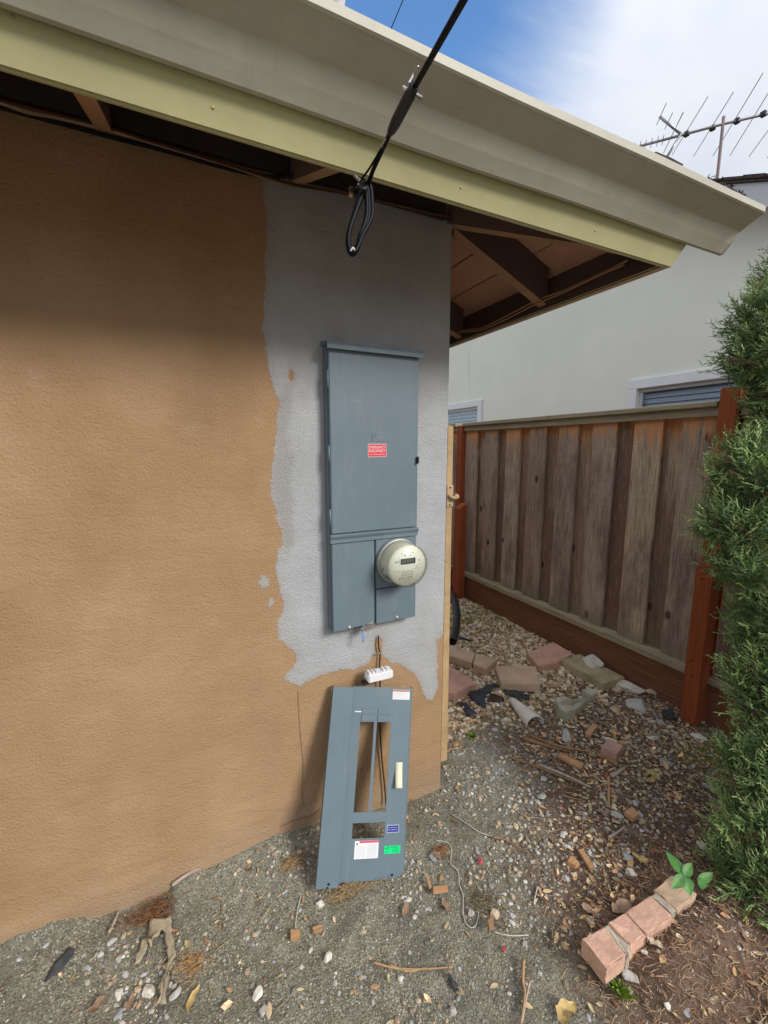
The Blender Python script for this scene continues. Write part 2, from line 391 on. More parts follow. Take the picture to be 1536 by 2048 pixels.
POST = rail_wood('red_stained_post', (0.24, 0.060, 0.024), (0.33, 0.088, 0.035), (0.40, 0.125, 0.055), 2)
PALEWOOD = rail_wood('pale_wood', (0.42, 0.31, 0.2), (0.58, 0.46, 0.33), (0.68, 0.57, 0.44))
CHIPWOOD = rail_wood('chip_wood', (0.36, 0.19, 0.09), (0.50, 0.29, 0.15), (0.58, 0.37, 0.21), 0)
BARK = rail_wood('brown_stick_wood', (0.155, 0.085, 0.046), (0.310, 0.186, 0.101), (0.465, 0.295, 0.171), 0)
GREYWOOD = rail_wood('grey_stick_wood', (0.279, 0.217, 0.171), (0.434, 0.357, 0.279), (0.558, 0.465, 0.388), 0)
JAMB = paint_mat('jamb_tan_paint', (0.44, 0.30, 0.155), var=0.2, rough=0.8, dirt=(0.26, 0.16, 0.075), dirt_amt=0.6, bump=0.9)
BRASS = paint_mat('latch_tan_paint', (0.48, 0.34, 0.19), rough=0.5, dirt=(0.3, 0.2, 0.1))
NWALL = M('neighbour_stucco', 0.9, 0.15)
NWALL.color(NWALL.ramp(NWALL.noise(1.2, 6, 0.6), (0.3, (0.78, 0.79, 0.72)), (0.7, (0.86, 0.865, 0.79)))); NWALL.bump(NWALL.noise(60, 5), 0.35, 0.004); NWALL = NWALL.m
WHITETRIM = paint_mat('white_trim', (0.78, 0.79, 0.82), var=0.04)
GREYTRIM = paint_mat('grey_trim', (0.55, 0.57, 0.60), var=0.04)
SLAT = simple('blue_grey_blind', (0.68, 0.74, 0.78), 0.6, 0.3, var=0.06)
SLATW = simple('grey_white_blind', (0.7, 0.72, 0.74), 0.6, 0.3, var=0.06)
ALU = simple('aluminium', (0.42, 0.41, 0.42), 0.45, 0.5, metal=0.6, var=0.15)
MAST = simple('brown_mast', (0.22, 0.16, 0.15), 0.6, 0.4)

def paver_mat(name, c, moss=0.0):
    m = M(name, 0.93, 0.12)
    b = m.ramp(m.noise(9, 7, 0.7), (0.3, tuple(v * 0.72 for v in c)), (0.52, c), (0.72, tuple(min(1, v * 1.25) for v in c)))
    b = m.mix(m.mrange(m.noise(120, 3), 0.55, 0.7, 0, 0.4), b, tuple(v * 0.5 for v in c))
    b = m.mix(m.mrange(m.noise(18, 7, 0.75), 0.52, 0.72, 0, 0.5), b, (0.27, 0.21, 0.15))
    if moss: b = m.mix(m.mrange(m.noise(6, 6, 0.7), 0.42, 0.62, 0, moss), b, (0.25, 0.24, 0.09))
    m.color(b); m.bump(m.noise(90, 5, 0.65), 0.7, 0.004); return m.m
PAVER_PINK = paver_mat('pink_paver', (0.644, 0.380, 0.287)); PAVER_TAN = paver_mat('tan_paver', (0.621, 0.448, 0.310)); PAVER_MOSS = paver_mat('mossy_slab', (0.529, 0.437, 0.287), 0.45)
BRICK = paver_mat('salmon_brick', (0.68, 0.42, 0.31)); MORTAR = paver_mat('grey_mortar', (0.52, 0.46, 0.36), 0.0); CONC = paver_mat('grey_green_concrete', (0.50, 0.49, 0.39), 0.2)
ROCK_G = paver_mat('grey_rock', (0.52, 0.51, 0.47)); ROCK_W = paver_mat('white_rock', (0.74, 0.70, 0.62)); ROCK_T = paver_mat('tan_rock', (0.60, 0.46, 0.32)); ROCK_B = paver_mat('blue_grey_rock', (0.38, 0.40, 0.41))
PIPE = paver_mat('white_clay_pipe', (0.78, 0.72, 0.61)); SOIL = paver_mat('dark_soil', (0.085, 0.055, 0.04))
FELT = simple('black_roofing_felt', (0.055, 0.057, 0.062), 0.75, 0.3, var=0.4, scale=30, bump=0.7, bscale=60)
STRING = simple('white_string', (0.56, 0.53, 0.46), 0.85, 0.1, var=0.1)
BURLAP = M('burlap', 0.95, 0.05)
_w = BURLAP.math('MULTIPLY', BURLAP.math('SINE', BURLAP.math('MULTIPLY', BURLAP.sep()[0], 1500)), BURLAP.math('SINE', BURLAP.math('MULTIPLY', BURLAP.sep()[1], 1500)))
BURLAP.color(BURLAP.mix(BURLAP.mrange(_w, -0.6, 0.6), (0.24, 0.19, 0.12), BURLAP.ramp(BURLAP.noise(25, 4), (0.3, (0.44, 0.37, 0.25)), (0.7, (0.58, 0.52, 0.40))))); BURLAP = BURLAP.m
STRAW = simple('straw_fibre', (0.36, 0.26, 0.14), 0.95, 0.1, var=0.35, scale=80, bump=0.8, bscale=250)
LEAFG = M('green_leaf', 0.5, 0.4); LEAFG.color(LEAFG.ramp(LEAFG.noise(40, 4), (0.3, (0.045, 0.15, 0.028)), (0.7, (0.085, 0.24, 0.045)))); LEAFG.b.inputs['Subsurface Weight'].default_value = 0.0; LEAFG = LEAFG.m
LEAFY = simple('yellow_leaf', (0.50, 0.36, 0.15), 0.7, 0.2, var=0.3, scale=60)
LEAFB = simple('brown_leaf', (0.30, 0.20, 0.13), 0.8, 0.2, var=0.3, scale=60)
PINK = simple('red_scrap', (0.65, 0.05, 0.08), 0.5, 0.3)
def attr_mat(name, rough=0.9, bump=True, spec=0.2, scale=150):
    m = M(name, rough, spec); c = m.attr('col', 'Color')
    c = m.mix(m.mrange(m.noise(scale, 4, 0.7), 0.4, 0.75, 0, 0.45), c, m.mix(1.0, c, (0.55, 0.5, 0.45), 'MULTIPLY'))
    m.color(c)
    if bump: m.bump(m.noise(scale * 1.5, 3), 0.4, 0.002)
    return m.m
PEBBLE = attr_mat('pebble_stone'); LITTER = attr_mat('dry_litter', 0.9, False)
def crown_mat():
    m = M('juniper_green', 0.6, 0.3)
    c = m.attr('col', 'Color'); m.color(c); return m.m
JUNIPER = crown_mat()
MOSS = simple('moss_green', (0.075, 0.085, 0.012), 0.95, 0.1, var=0.4, scale=60)
HOSE = simple('corrugated_black_pipe', (0.03, 0.031, 0.034), 0.55, 0.4, var=0.2)

# ------------------------------------------------------------------ ground
_bx = np.array([-6, -1.556, -1.521, -1.463, -1.433, -1.355, -1.326, -1.251, -1.184, -1.119, -1.081, -0.993, -0.846, -0.753, -0.651, -0.571, -0.135, 0.002, 0.3, 6])
_bz = np.array([0.06, 0.059, 0.071, 0.060, 0.072, 0.043, 0.023, 0.012, 0.012, 0.010, 0.048, 0.047, 0.058, 0.066, 0.052, 0.050, -0.024, -0.014, 0.0, 0.0])
def gz(x, y):
    x = np.asarray(x, float); y = np.asarray(y, float)
    near = sstep(2.8, 1.8, np.abs(x)) * sstep(3.6, 2.2, np.abs(y))
    b = np.interp(x, _bx, _bz); d = np.clip(-y, 0, None)
    z = b * np.exp(-d / 0.13) * sstep(0.3, 0.0, x)
    z = z + near * (0.035 * fbm(x * 2.1, y * 2.1, 3) + 0.016 * fbm(x * 11, y * 11, 3) * (1 - 0.6 * np.exp(-d / 0.05)) + 0.006 * fbm(x * 45, y * 45, 2))
    z = z + 0.02 * sstep(0.15, 0.55, x) * sstep(-0.75, -0.95, y)          # small rise under the shrub
    z = z + 0.066 * np.exp(-((y + 0.87) / 0.10) ** 2) * sstep(0.06, 0.20, x) * sstep(1.2, 0.7, x) + 0.040 * np.exp(-((y + 0.715) / 0.055) ** 2) * sstep(0.0, 0.12, x) * sstep(0.9, 0.5, x)
    return z
def mulch_w(x, y):      # brown litter towards the shrub
    s = (x - (-0.38)) * 0.72 - (y + 0.82) * 0.15 + 0.16 * fbm(x * 4, y * 4, 3) - 0.20 * sstep(-0.55, -0.15, y) - 0.12
    return sstep(0.0, 0.28, s) * sstep(0.30, -0.25, y - 0.30 * x)
def gravel_w(x, y):     # tan gravel strip between house and fence
    return sstep(0.06, 0.36, y - 0.05 + 0.10 * (x - 0.3) + 0.22 * fbm(x * 3, y * 3, 3)) * sstep(-0.3, 0.05, x)
ax = np.concatenate([[-900, -300, -120, -50, -20, -10, -6, -4, -3], np.arange(-2.4, 2.1, 0.0125), [2.6, 3.4, 5, 8, 14, 25, 60, 150, 400, 900]])
ay = np.concatenate([[-900, -300, -100, -40, -18, -9, -5, -3.4, -2.4], np.arange(-1.9, 2.9, 0.0125), [3.3, 4.2, 6, 10, 18, 40, 100, 300, 900]])
GX, GY = np.meshgrid(ax, ay); GZ = gz(GX, GY)
nxg, nyg = len(ax), len(ay)
vv = np.stack([GX.ravel(), GY.ravel(), GZ.ravel()], 1)
ii = np.arange(nxg * nyg).reshape(nyg, nxg)
ff = np.stack([ii[:-1, :-1].ravel(), ii[:-1, 1:].ravel(), ii[1:, 1:].ravel(), ii[1:, :-1].ravel()], 1)
def np_mesh(name, V, F, smooth=False, cols=None, attrs=None):
    me = bpy.data.meshes.new(name); V = np.asarray(V, np.float32); F = np.asarray(F, np.int32)
    k = F.shape[1]; me.vertices.add(len(V)); me.vertices.foreach_set('co', V.ravel())
    me.loops.add(F.size); me.loops.foreach_set('vertex_index', F.ravel())
    me.polygons.add(len(F)); me.polygons.foreach_set('loop_start', np.arange(len(F), dtype=np.int32) * k)
    me.polygons.foreach_set('use_smooth', np.full(len(F), smooth))
    me.update(calc_edges=True)
    if cols is not None:
        a = me.attributes.new('col', 'FLOAT_COLOR', 'POINT'); c = np.ones((len(V), 4), np.float32); c[:, :3] = cols; a.data.foreach_set('color', c.ravel())
    for nme, val in (attrs or {}).items():
        a = me.attributes.new(nme, 'FLOAT', 'POINT'); a.data.foreach_set('value', np.asarray(val, np.float32).ravel())
    return me
MOX, MOY = 1.34, 1.46
def moss_w(x, y):
    a = np.exp(-(((x - MOX) / 0.30) ** 2 + ((y - MOY) / 0.34) ** 2)); b = np.exp(-(((x - 1.28) / 0.12) ** 2 + ((y + 0.42) / 0.10) ** 2))
    return np.clip((a + b) * (0.75 + 1.6 * fbm(x * 9, y * 9, 3)), 0, 1)
gme = np_mesh('ground', vv, ff, True, attrs=dict(mulch=mulch_w(GX, GY), gravel=gravel_w(GX, GY), moss=moss_w(GX, GY)))
m = M('ground_dirt', 0.96, 0.1)
dirt = m.ramp(m.noise(11, 8, 0.72), (0.3, (0.143, 0.134, 0.097)), (0.5, (0.226, 0.214, 0.159)), (0.7, (0.336, 0.315, 0.239)))
dirt = m.mix(m.mrange(m.noise(3.1, 4), 0.45, 0.65, 0, 0.45), dirt, (0.193, 0.193, 0.159))
spk = m.vor(260, 'F1', 'Color'); sv = m.sep(spk)[0]
dirt = m.mix(m.math('MULTIPLY', m.mrange(sv, 0.62, 0.95, 0, 0.7), m.mrange(m.noise(5, 5, 0.7), 0.35, 0.65, 0.2, 1.0)), dirt, (0.605, 0.571, 0.462)); dirt = m.mix(m.mrange(m.sep(spk)[1], 0.7, 0.95, 0, 0.75), dirt, (0.085, 0.085, 0.070))
mul = m.ramp(m.noise(22, 8, 0.75), (0.32, (0.074, 0.048, 0.033)), (0.5, (0.156, 0.101, 0.072)), (0.7, (0.260, 0.178, 0.129)))
mul = m.mix(m.mrange(m.noise(70, 5, 0.8, vec=m.mapped((1, 6, 1))), 0.55, 0.7, 0, 0.6), mul, (0.313, 0.209, 0.147))
grv = m.ramp(m.vor(75, 'F1', 'Color'), (0.1, (0.180, 0.126, 0.072)), (0.5, (0.486, 0.360, 0.216)), (0.9, (0.774, 0.612, 0.414)))
grv = m.mix(m.mrange(m.vor(75), 0.35, 0.62, 0, 0.85), grv, (0.090, 0.059, 0.036))
c = m.mix(m.attr('gravel'), dirt, grv); c = m.mix(m.attr('mulch'), c, mul); c = m.mix(m.attr('moss'), c, (0.180, 0.189, 0.036))
m.color(c); m.bump(m.math('ADD', m.noise(130, 6, 0.75), m.math('MULTIPLY', m.vor(200), 0.5)), 0.8, 0.006); m.bump(m.noise(30, 4), 0.4, 0.01)
tag(link('ground', gme, m.m), 'grey dirt and gravel ground of the side yard', 'ground', kind='structure')

# ------------------------------------------------------------------ own house
TH = math.atan(0.417); SI, CO = math.sin(TH), math.cos(TH)
house = empty('house', (0, 0, 0), 'tan stucco house corner with a large grey patch and a deep gutter', 'house')
# stucco wall: front face (y=0, x<0) bending round the corner to the side face (x=0, y>0)
us = np.concatenate([np.arange(-4.6, -1.9, 0.06), np.arange(-1.9, -0.0101, 0.0085), [-0.010]])
zs = np.concatenate([np.arange(-0.35, 2.40, 0.0085), [2.43, 2.495]])
cols_ = [(u, 0.0, u) for u in us]
R_ = 0.010
for a in np.linspace(0, math.pi / 2, 6)[1:]: cols_.append((-R_ + R_ * math.sin(a), R_ - R_ * math.cos(a), -0.0101 + 0.01 * a))
for v in np.concatenate([np.arange(0.03, 0.3, 0.03), np.arange(0.35, 4.6, 0.25)]): cols_.append((0.0, v, v))
cx = np.array([c[0] for c in cols_]); cy = np.array([c[1] for c in cols_]); cu = np.array([c[2] for c in cols_])
U, Zg = np.meshgrid(cu, zs); Xg, _ = np.meshgrid(cx, zs); Yg, _ = np.meshgrid(cy, zs)
wav = 0.007 * fbm(U * 1.7, Zg * 3.2, 3) + 0.003 * fbm(U * 9, Zg * 16, 3) + 0.010 * sstep(0.45, 0.0, Zg) * fbm(U * 3 + 9, Zg * 22, 2)
fr = (Yg <= 1e-6)
Yg = Yg - np.where(fr, wav * sstep(0.0, -0.06, U), 0)
poly_px = [(520, 300), (527, 385), (535, 450), (530, 560), (524, 660), (533, 700), (540, 760), (556, 800), (553, 850), (545, 930), (541, 985), (549, 1020), (561, 1060), (565, 1090), (553, 1105), (550, 1140), (560, 1180), (567, 1215), (557, 1240), (558, 1280), (575, 1292), (592, 1310), (588, 1335), (565, 1360), (600, 1375), (640, 1352), (680, 1342), (715, 1338), (742, 1326), (750, 1308), (752, 1284), (757, 1276), (763, 1284), (764, 1310), (780, 1325), (800, 1328), (830, 1350), (843, 1375), (852, 1400), (866, 1402), (876, 1372), (876, 1330), (873, 1282), (888, 1268), (905, 1268), (935, 300)]
poly = np.array([[onY(a, b, 0).x, onY(a, b, 0).z] for a, b in poly_px])
def poly_sd(px, pz, P):
    d = np.full(px.shape, 1e9); ins = np.zeros(px.shape, bool); n = len(P)
    for i in range(n):
        a = P[i]; b = P[(i + 1) % n]; ex, ez = b - a; wx = px - a[0]; wz = pz - a[1]
        t = np.clip((wx * ex + wz * ez) / (ex * ex + ez * ez), 0, 1); d = np.minimum(d, np.hypot(wx - ex * t, wz - ez * t))
        cnd = ((a[1] > pz) != (b[1] > pz)) & (px < (b[0] - a[0]) * (pz - a[1]) / (b[1] - a[1] + 1e-12) + a[0]); ins ^= cnd
    return np.where(ins, d, -d)
Uc = np.minimum(U, 0.01)
sdv = poly_sd(Uc, Zg, poly)
def blob(px, py, rx, rz):
    p = onY(px, py, 0); return 0.02 * (1 - np.hypot((Uc - p.x) / rx, (Zg - p.z) / rz))
for q in ((528, 1165, 0.022, 0.035), (541, 1205, 0.012, 0.03), (514, 1274, 0.009, 0.010), (511, 1300, 0.006, 0.008)): sdv = np.maximum(sdv, np.maximum(blob(*q) * 0.6 - 0.004, -0.05))
p = onY(583, 750, 0); sdv = np.minimum(sdv, 0.03 * (np.hypot((Uc - p.x) / 0.010, (Zg - p.z) / 0.018) - 1) + 0.0)
dpoly = np.array([[onY(a, b, 0).x, onY(a, b, 0).z] for a, b in [(548, 800), (572, 760), (590, 770), (583, 830), (576, 870), (592, 905), (580, 950), (592, 1000), (590, 1080), (575, 1120), (556, 1060), (545, 985), (550, 870)]])
damp = sstep(-0.012, 0.02, poly_sd(Uc, Zg, dpoly) + 0.03 * fbm(Uc * 25, Zg * 25, 3)) * 0.55
iw = np.arange(U.size).reshape(U.shape)
fw = np.stack([iw[:-1, :-1].ravel(), iw[:-1, 1:].ravel(), iw[1:, 1:].ravel(), iw[1:, :-1].ravel()], 1)
wme = np_mesh('stucco_wall', np.stack([Xg.ravel(), Yg.ravel(), Zg.ravel()], 1), fw, True, attrs=dict(patch=sdv, damp=damp))
wall = link('stucco_wall', wme, STUCCO, house); wall['label'] = 'tan stucco wall with an irregular grey cement patch'

for cr_ in ([(596, 1382), (598, 1430), (602, 1480), (606, 1530), (604, 1580), (608, 1612)], [(560, 1655), (590, 1640), (620, 1632), (640, 1618)], [(700, 712), (706, 716), (712, 715)]):
    tube('crack', [onY(a, b, -0.0005) for a, b in cr_], 0.0006, RUST, wall, sides=5)
# eaves: rafter-bottom plane z = 2.344 + 0.417*t, sheathing plane 2.496 + 0.417*t (t = signed distance from wall, negative outside)
def eave_quad(front, a, b, o, k):  # a,b: outward offsets; mitred on the hip line, o: far end
    sgn = lambda t, q: Vector((q, -t, 0)) if front else Vector((t, q, 0))
    return [sgn(a, o), sgn(b, o), sgn(b, k(b)), sgn(a, k(a))]
def shz(t): return 2.496 - 0.417 * t
brd = [(-0.30, -0.165), (-0.157, -0.022), (-0.014, 0.121), (0.129, 0.264), (0.272, 0.407), (0.415, 0.56)]
for front in (True, False):
    for a, b in brd:
        q = eave_quad(front, a, b, -4.6 if front else 4.5, (lambda t: t - 0.004) if front else (lambda t: -t + 0.004))
        pts = [Vector((p.x, p.y, shz((-p.y) if front else p.x))) for p in q]
        prism('soffit_board', pts, (0, 0, 0.02), SOFFIT, house)
# roof covering
ro = 0.60
for front in (True, False):
    inn = -2.2
    q = [(-4.6, -ro), (ro, -ro), (inn, -inn), (-4.6, -inn)] if front else [(ro, -ro), (ro, 4.5), (inn, 4.5), (inn, -inn)]
    pts = [Vector((x, y, 2.520 - 0.417 * ((-y) if front else x))) for x, y in q]
    r_ = prism('roof_slope', pts, (0, 0, 0.014), SHINGLE, house)
for i in range(36):                                     # shingle tabs along both eaves
    x0 = -4.3 + i * 0.134
    if x0 + 0.13 > 0.60: break
    z0 = 2.535 - 0.417 * 0.615; z1 = 2.535 - 0.417 * 0.45
    prism('roof_shingle', [(x0, -0.615, z0), (x0 + 0.128, -0.615, z0), (x0 + 0.128, -0.45, z1), (x0, -0.45, z1)], (0, 0, 0.008), SHINGLE, house)
# rafter tails
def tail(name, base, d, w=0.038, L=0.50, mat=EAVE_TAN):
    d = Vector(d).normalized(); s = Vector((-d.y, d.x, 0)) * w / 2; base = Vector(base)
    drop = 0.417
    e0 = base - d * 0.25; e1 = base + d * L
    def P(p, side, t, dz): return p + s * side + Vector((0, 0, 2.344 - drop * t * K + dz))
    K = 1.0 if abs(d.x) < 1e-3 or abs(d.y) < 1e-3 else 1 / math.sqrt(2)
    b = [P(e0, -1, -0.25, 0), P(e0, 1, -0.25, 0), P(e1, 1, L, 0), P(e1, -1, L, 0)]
    o = prism(name, b, (0, 0, 0.149), EAVE_SHADE, house); two_tone(o, EAVE_TAN, lambda n: n.z < -0.5); return o
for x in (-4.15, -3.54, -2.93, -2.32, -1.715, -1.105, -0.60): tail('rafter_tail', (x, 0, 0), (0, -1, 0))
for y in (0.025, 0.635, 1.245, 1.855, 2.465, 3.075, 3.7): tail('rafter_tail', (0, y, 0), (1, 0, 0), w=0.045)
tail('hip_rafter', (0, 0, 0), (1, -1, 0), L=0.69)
# blocking above the wall head, between the tails
for x0, x1 in ((-4.13, -3.56), (-3.52, -2.95), (-2.91, -2.34), (-2.30, -1.74), (-1.69, -1.13), (-1.08, -0.625), (-0.575, -0.045)):
    box('eave_block', (x0, -0.022, 2.352), (x1, -0.004, 2.496), BLOCK_SHADE, house)
for y0, y1 in ((0.06, 0.6), (0.67, 1.21), (1.28, 1.82), (1.89, 2.43)): box('eave_block', (0.004, y0, 2.352), (0.022, y1, 2.495), BLOCK_SHADE, house)
# tilted fascia boards (front and side), mitred at the corner
B0 = Vector((-0.51, 2.105)); HF = 0.168; T = 0.026
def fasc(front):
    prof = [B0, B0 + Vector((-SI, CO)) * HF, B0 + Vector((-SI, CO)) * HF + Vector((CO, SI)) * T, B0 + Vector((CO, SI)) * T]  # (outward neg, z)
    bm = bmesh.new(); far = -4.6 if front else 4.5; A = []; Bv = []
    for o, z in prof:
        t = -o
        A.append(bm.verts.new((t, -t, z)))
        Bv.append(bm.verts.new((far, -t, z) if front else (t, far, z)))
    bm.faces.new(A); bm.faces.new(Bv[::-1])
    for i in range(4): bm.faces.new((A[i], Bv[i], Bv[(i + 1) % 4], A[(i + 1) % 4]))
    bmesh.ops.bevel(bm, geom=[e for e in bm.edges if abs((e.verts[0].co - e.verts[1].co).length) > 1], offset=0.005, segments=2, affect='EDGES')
    o = link('fascia_board', bm_mesh('fascia_board', bm), FASCIA if front else EAVE_SIDE, house); two_tone(o, EAVE_SHADE, (lambda n: n.y > 0.6) if front else (lambda n: n.x < -0.6)); return o
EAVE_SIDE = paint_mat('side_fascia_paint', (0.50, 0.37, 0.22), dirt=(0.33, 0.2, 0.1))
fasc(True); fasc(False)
for k in range(18):                                     # nail heads along the front fascia
    xk = -4.0 + k * 0.26 + 0.03 * math.sin(k * 5); tk = 0.035 + 0.03 * (k % 2)
    lathe('nail_head', [(0, -0.0008), (0.0028, -0.0006), (0.0032, 0.0003)], FASCIA, house, 8, 'Y', (xk, -0.51 - SI * tk - 0.0004, 2.105 + CO * tk))
# gutter
prof = [(-0.5430, 2.1680), (-0.5565, 2.1660), (-0.5780, 2.1900), (-0.5960, 2.2150), (-0.5985, 2.2180), (-0.6010, 2.2195), (-0.630, 2.2330), (-0.6535, 2.2440), (-0.6580, 2.2450), (-0.6625, 2.2480), (-0.6630, 2.2650), (-0.6560, 2.2670), (-0.6500, 2.2600), (-0.6480, 2.2500), (-0.6200, 2.2420), (-0.5930, 2.2260), (-0.560, 2.1745), (-0.5470, 2.1735), (-0.600, 2.300), (-0.604, 2.300)]
prof = [Vector(p) for p in prof]
gx0, gx1 = -4.6, 0.712
bm = bmesh.new(); nseg = 60; rings = []
for k in range(nseg + 1):
    x = gx0 + (gx1 - gx0) * k / nseg
    dz = 0.0022 * math.sin(x * 2.1) + 0.0012 * math.sin(x * 7.3 + 1)
    rings.append([bm.verts.new((x, p.x + 0.0012 * math.sin(x * 5 + p.y * 40), p.y + dz)) for p in prof])
for k in range(nseg):
    for i in range(len(prof) - 1): bm.faces.new((rings[k][i], rings[k][i + 1], rings[k + 1][i + 1], rings[k + 1][i]))
gut = link('gutter', bm_mesh('gutter', bm, True), GUTTER, house)
gut.data.polygons.foreach_set('use_smooth', [False] * len(gut.data.polygons))
endp = [(gx1 - 0.003, p.x, p.y) for p in prof[:12]] + [(gx1 - 0.003, -0.600, 2.262)]
prism('gutter_end_cap', endp, (0.003, 0, 0), GUTTER, gut)
# things lying in / on the gutter
sh = prism('loose_shingle', [onY(1305, 310, -0.655), onY(1335, 322, -0.655), onY(1362, 333, -0.655), onY(1368, 329, -0.655), onY(1340, 314, -0.655), onY(1312, 303, -0.655)], (0.0, 0.05, 0.004), SHINGLE)
tag(sh, 'dark flat shingle piece poking up over the gutter rim below the antenna', 'shingle')
V = []; F = []
for i in range(420):
    t = rng.rand(); a = onY(1410 + 68 * t, 362 + 30 * t, -0.63); hgt = 0.014 * (1 - t) ** 0.5 + 0.004
    p = a + Vector((rng.uniform(-.006, .006), rng.uniform(-.02, .02), rng.uniform(-0.03, hgt - 0.004)))
    d = Vector(rng.normal(size=3)).normalized() * rng.uniform(0.004, 0.010); e = d.orthogonal().normalized() * rng.uniform(0.003, 0.006)
    k = len(V); V += [p - d, p + e, p + d, p - e]; F.append((k, k + 1, k + 2, k + 3))
tag(link('leaf_clump', np_mesh('leaf_clump', np.array([tuple(v) for v in V]), F), SHINGLE), 'dark clump of dead leaves heaped in the gutter near its end', 'leaf clump')
kn = lathe('porcelain_insulator', [(0.0, 0.03), (0.010, 0.03), (0.012, 0.022), (0.007, 0.016), (0.012, 0.010), (0.012, 0.0), (0.006, -0.006), (0.006, -0.02)], WHITEP, axis='Z', loc=onY(676, 8, -0.655), seg=16)
tag(kn, 'small white insulator knob on the gutter rim at the top', 'insulator')

# ------------------------------------------------------------------ neighbour house
NX = 3.3
nb = empty('neighbour_house', (NX, 1, 0), 'pale grey green stucco gable house behind the wooden fence', 'house')
RX = NX - 0.25; sl = 0.43
def rz(y): return 3.285 + sl * (y - 0.41)      # lower edge of the rake fascia
ridge = 4.6
def rake(y): return rz(y) if y <= ridge else rz(2 * ridge - y)
ye0, ye1 = -2.4, 2 * ridge + 2.4
wins = [(-0.55, 1.45, 0.95, 2.12), (4.02, 5.2, 1.2, 2.17)]     # y0,y1,z0,z1 openings
# wall with openings: vertical strips
edges = sorted({ye0 + 0.3, ye1 - 0.3, ridge, *[w[0] for w in wins], *[w[1] for w in wins]})
bm = bmesh.new()
def wallquad(y0, y1, z0a, z0b, z1a, z1b):
    vs = [bm.verts.new((NX, y0, z0a)), bm.verts.new((NX, y1, z0b)), bm.verts.new((NX, y1, z1b)), bm.verts.new((NX, y0, z1a))]; bm.faces.new(vs)
for y0, y1 in zip(edges[:-1], edges[1:]):
    w = [w for w in wins if w[0] <= y0 + 1e-6 and w[1] >= y1 - 1e-6]
    if w: wallquad(y0, y1, -0.3, -0.3, w[0][2], w[0][2]); wallquad(y0, y1, w[0][3], w[0][3], rake(y0) + 0.1, rake(y1) + 0.1)
    else: wallquad(y0, y1, -0.3, -0.3, rake(y0) + 0.1, rake(y1) + 0.1)
for w in wins:                                           # reveals
    for (ya, za, yb, zb) in ((w[0], w[2], w[1], w[2]), (w[1], w[2], w[1], w[3]), (w[1], w[3], w[0], w[3]), (w[0], w[3], w[0], w[2])):
        vs = [bm.verts.new((NX, ya, za)), bm.verts.new((NX, yb, zb)), bm.verts.new((NX + 0.12, yb, zb)), bm.verts.new((NX + 0.12, ya, za))]; bm.faces.new(vs)
for y in (ye0 + 0.3, ye1 - 0.3):
    vs = [bm.verts.new((NX, y, -0.3)), bm.verts.new((NX + 9, y, -0.3)), bm.verts.new((NX + 9, y, rake(y) + 0.1)), bm.verts.new((NX, y, rake(y) + 0.1))]; bm.faces.new(vs)
link('wall', bm_mesh('wall', bm), NWALL, nb)
for wi, w in enumerate(wins):
    fr_ = empty('window', (NX, (w[0] + w[1]) / 2, w[2])); fr_.parent = nb; fr_.matrix_parent_inverse = parent_world(nb).inverted()
    tw = 0.095
    for nme, a, b in (('frame', (w[0] - tw, w[3]), (w[1] + tw, w[3] + tw)), ('frame', (w[0] - tw, w[2] - tw), (w[1] + tw, w[2])), ('frame', (w[0] - tw, w[2]), (w[0], w[3])), ('frame', (w[1], w[2]), (w[1] + tw, w[3]))):
        box(nme, (NX - 0.03, a[0], a[1]), (NX - 0.002, b[0], b[1]), WHITETRIM, fr_, 0.004)
    for a, b in (((w[0], w[3] - 0.035), (w[1], w[3])), ((w[0], w[2]), (w[1], w[2] + 0.035)), ((w[0], w[2] + 0.036), (w[0] + 0.035, w[3] - 0.036)), ((w[1] - 0.035, w[2] + 0.036), (w[1], w[3] - 0.036))):
        box('sash', (NX + 0.02, a[0], a[1]), (NX + 0.045, b[0], b[1]), GREYTRIM if wi == 0 else WHITETRIM, fr_, 0.003)
    box('pane', (NX + 0.030, w[0] + 0.03, w[2] + 0.03), (NX + 0.034, w[1] - 0.03, w[3] - 0.03), PANE, fr_)
    nsl = int((w[3] - w[2] - 0.05) / 0.052)
    for k in range(nsl):
        z = w[3] - 0.05 - k * 0.052
        pts = [(NX + 0.085, w[0] + 0.005, z), (NX + 0.085, w[1] - 0.005, z), (NX + 0.066, w[1] - 0.005, z - 0.047), (NX + 0.066, w[0] + 0.005, z - 0.047)]
        prism('blind_slat', pts, (0.002, 0, 0.001), SLAT if wi == 0 else SLATW, fr_)
    box('backing', (NX + 0.115, w[0] - 0.01, w[2] - 0.01), (NX + 0.119, w[1] + 0.01, w[3] + 0.01), DARKGAP, fr_)
# rake fascia boards + roof slab + shingle edge
for s in (0, 1):
    ya, yb = (ye0, ridge) if s == 0 else (ridge, ye1)
    prism('rake_fascia', [(RX, ya, rake(ya)), (RX, yb, rake(yb)), (RX, yb, rake(yb) + 0.168), (RX, ya, rake(ya) + 0.168)], (0.02, 0, 0), GREYTRIM, nb)
    prism('rake_soffit', [(RX + 0.021, ya, rake(ya) + 0.10), (RX + 0.021, yb, rake(yb) + 0.10), (NX + 9, yb, rake(yb) + 0.10), (NX + 9, ya, rake(ya) + 0.10)], (0, 0, 0.02), WHITETRIM, nb)
    prism('roof', [(RX - 0.02, ya, rake(ya) + 0.171), (RX - 0.02, yb, rake(yb) + 0.171), (NX + 9, yb, rake(yb) + 0.171), (NX + 9, ya, rake(ya) + 0.171)], (0, 0, 0.02), SHINGLE, nb)
k = 0; y = ye0
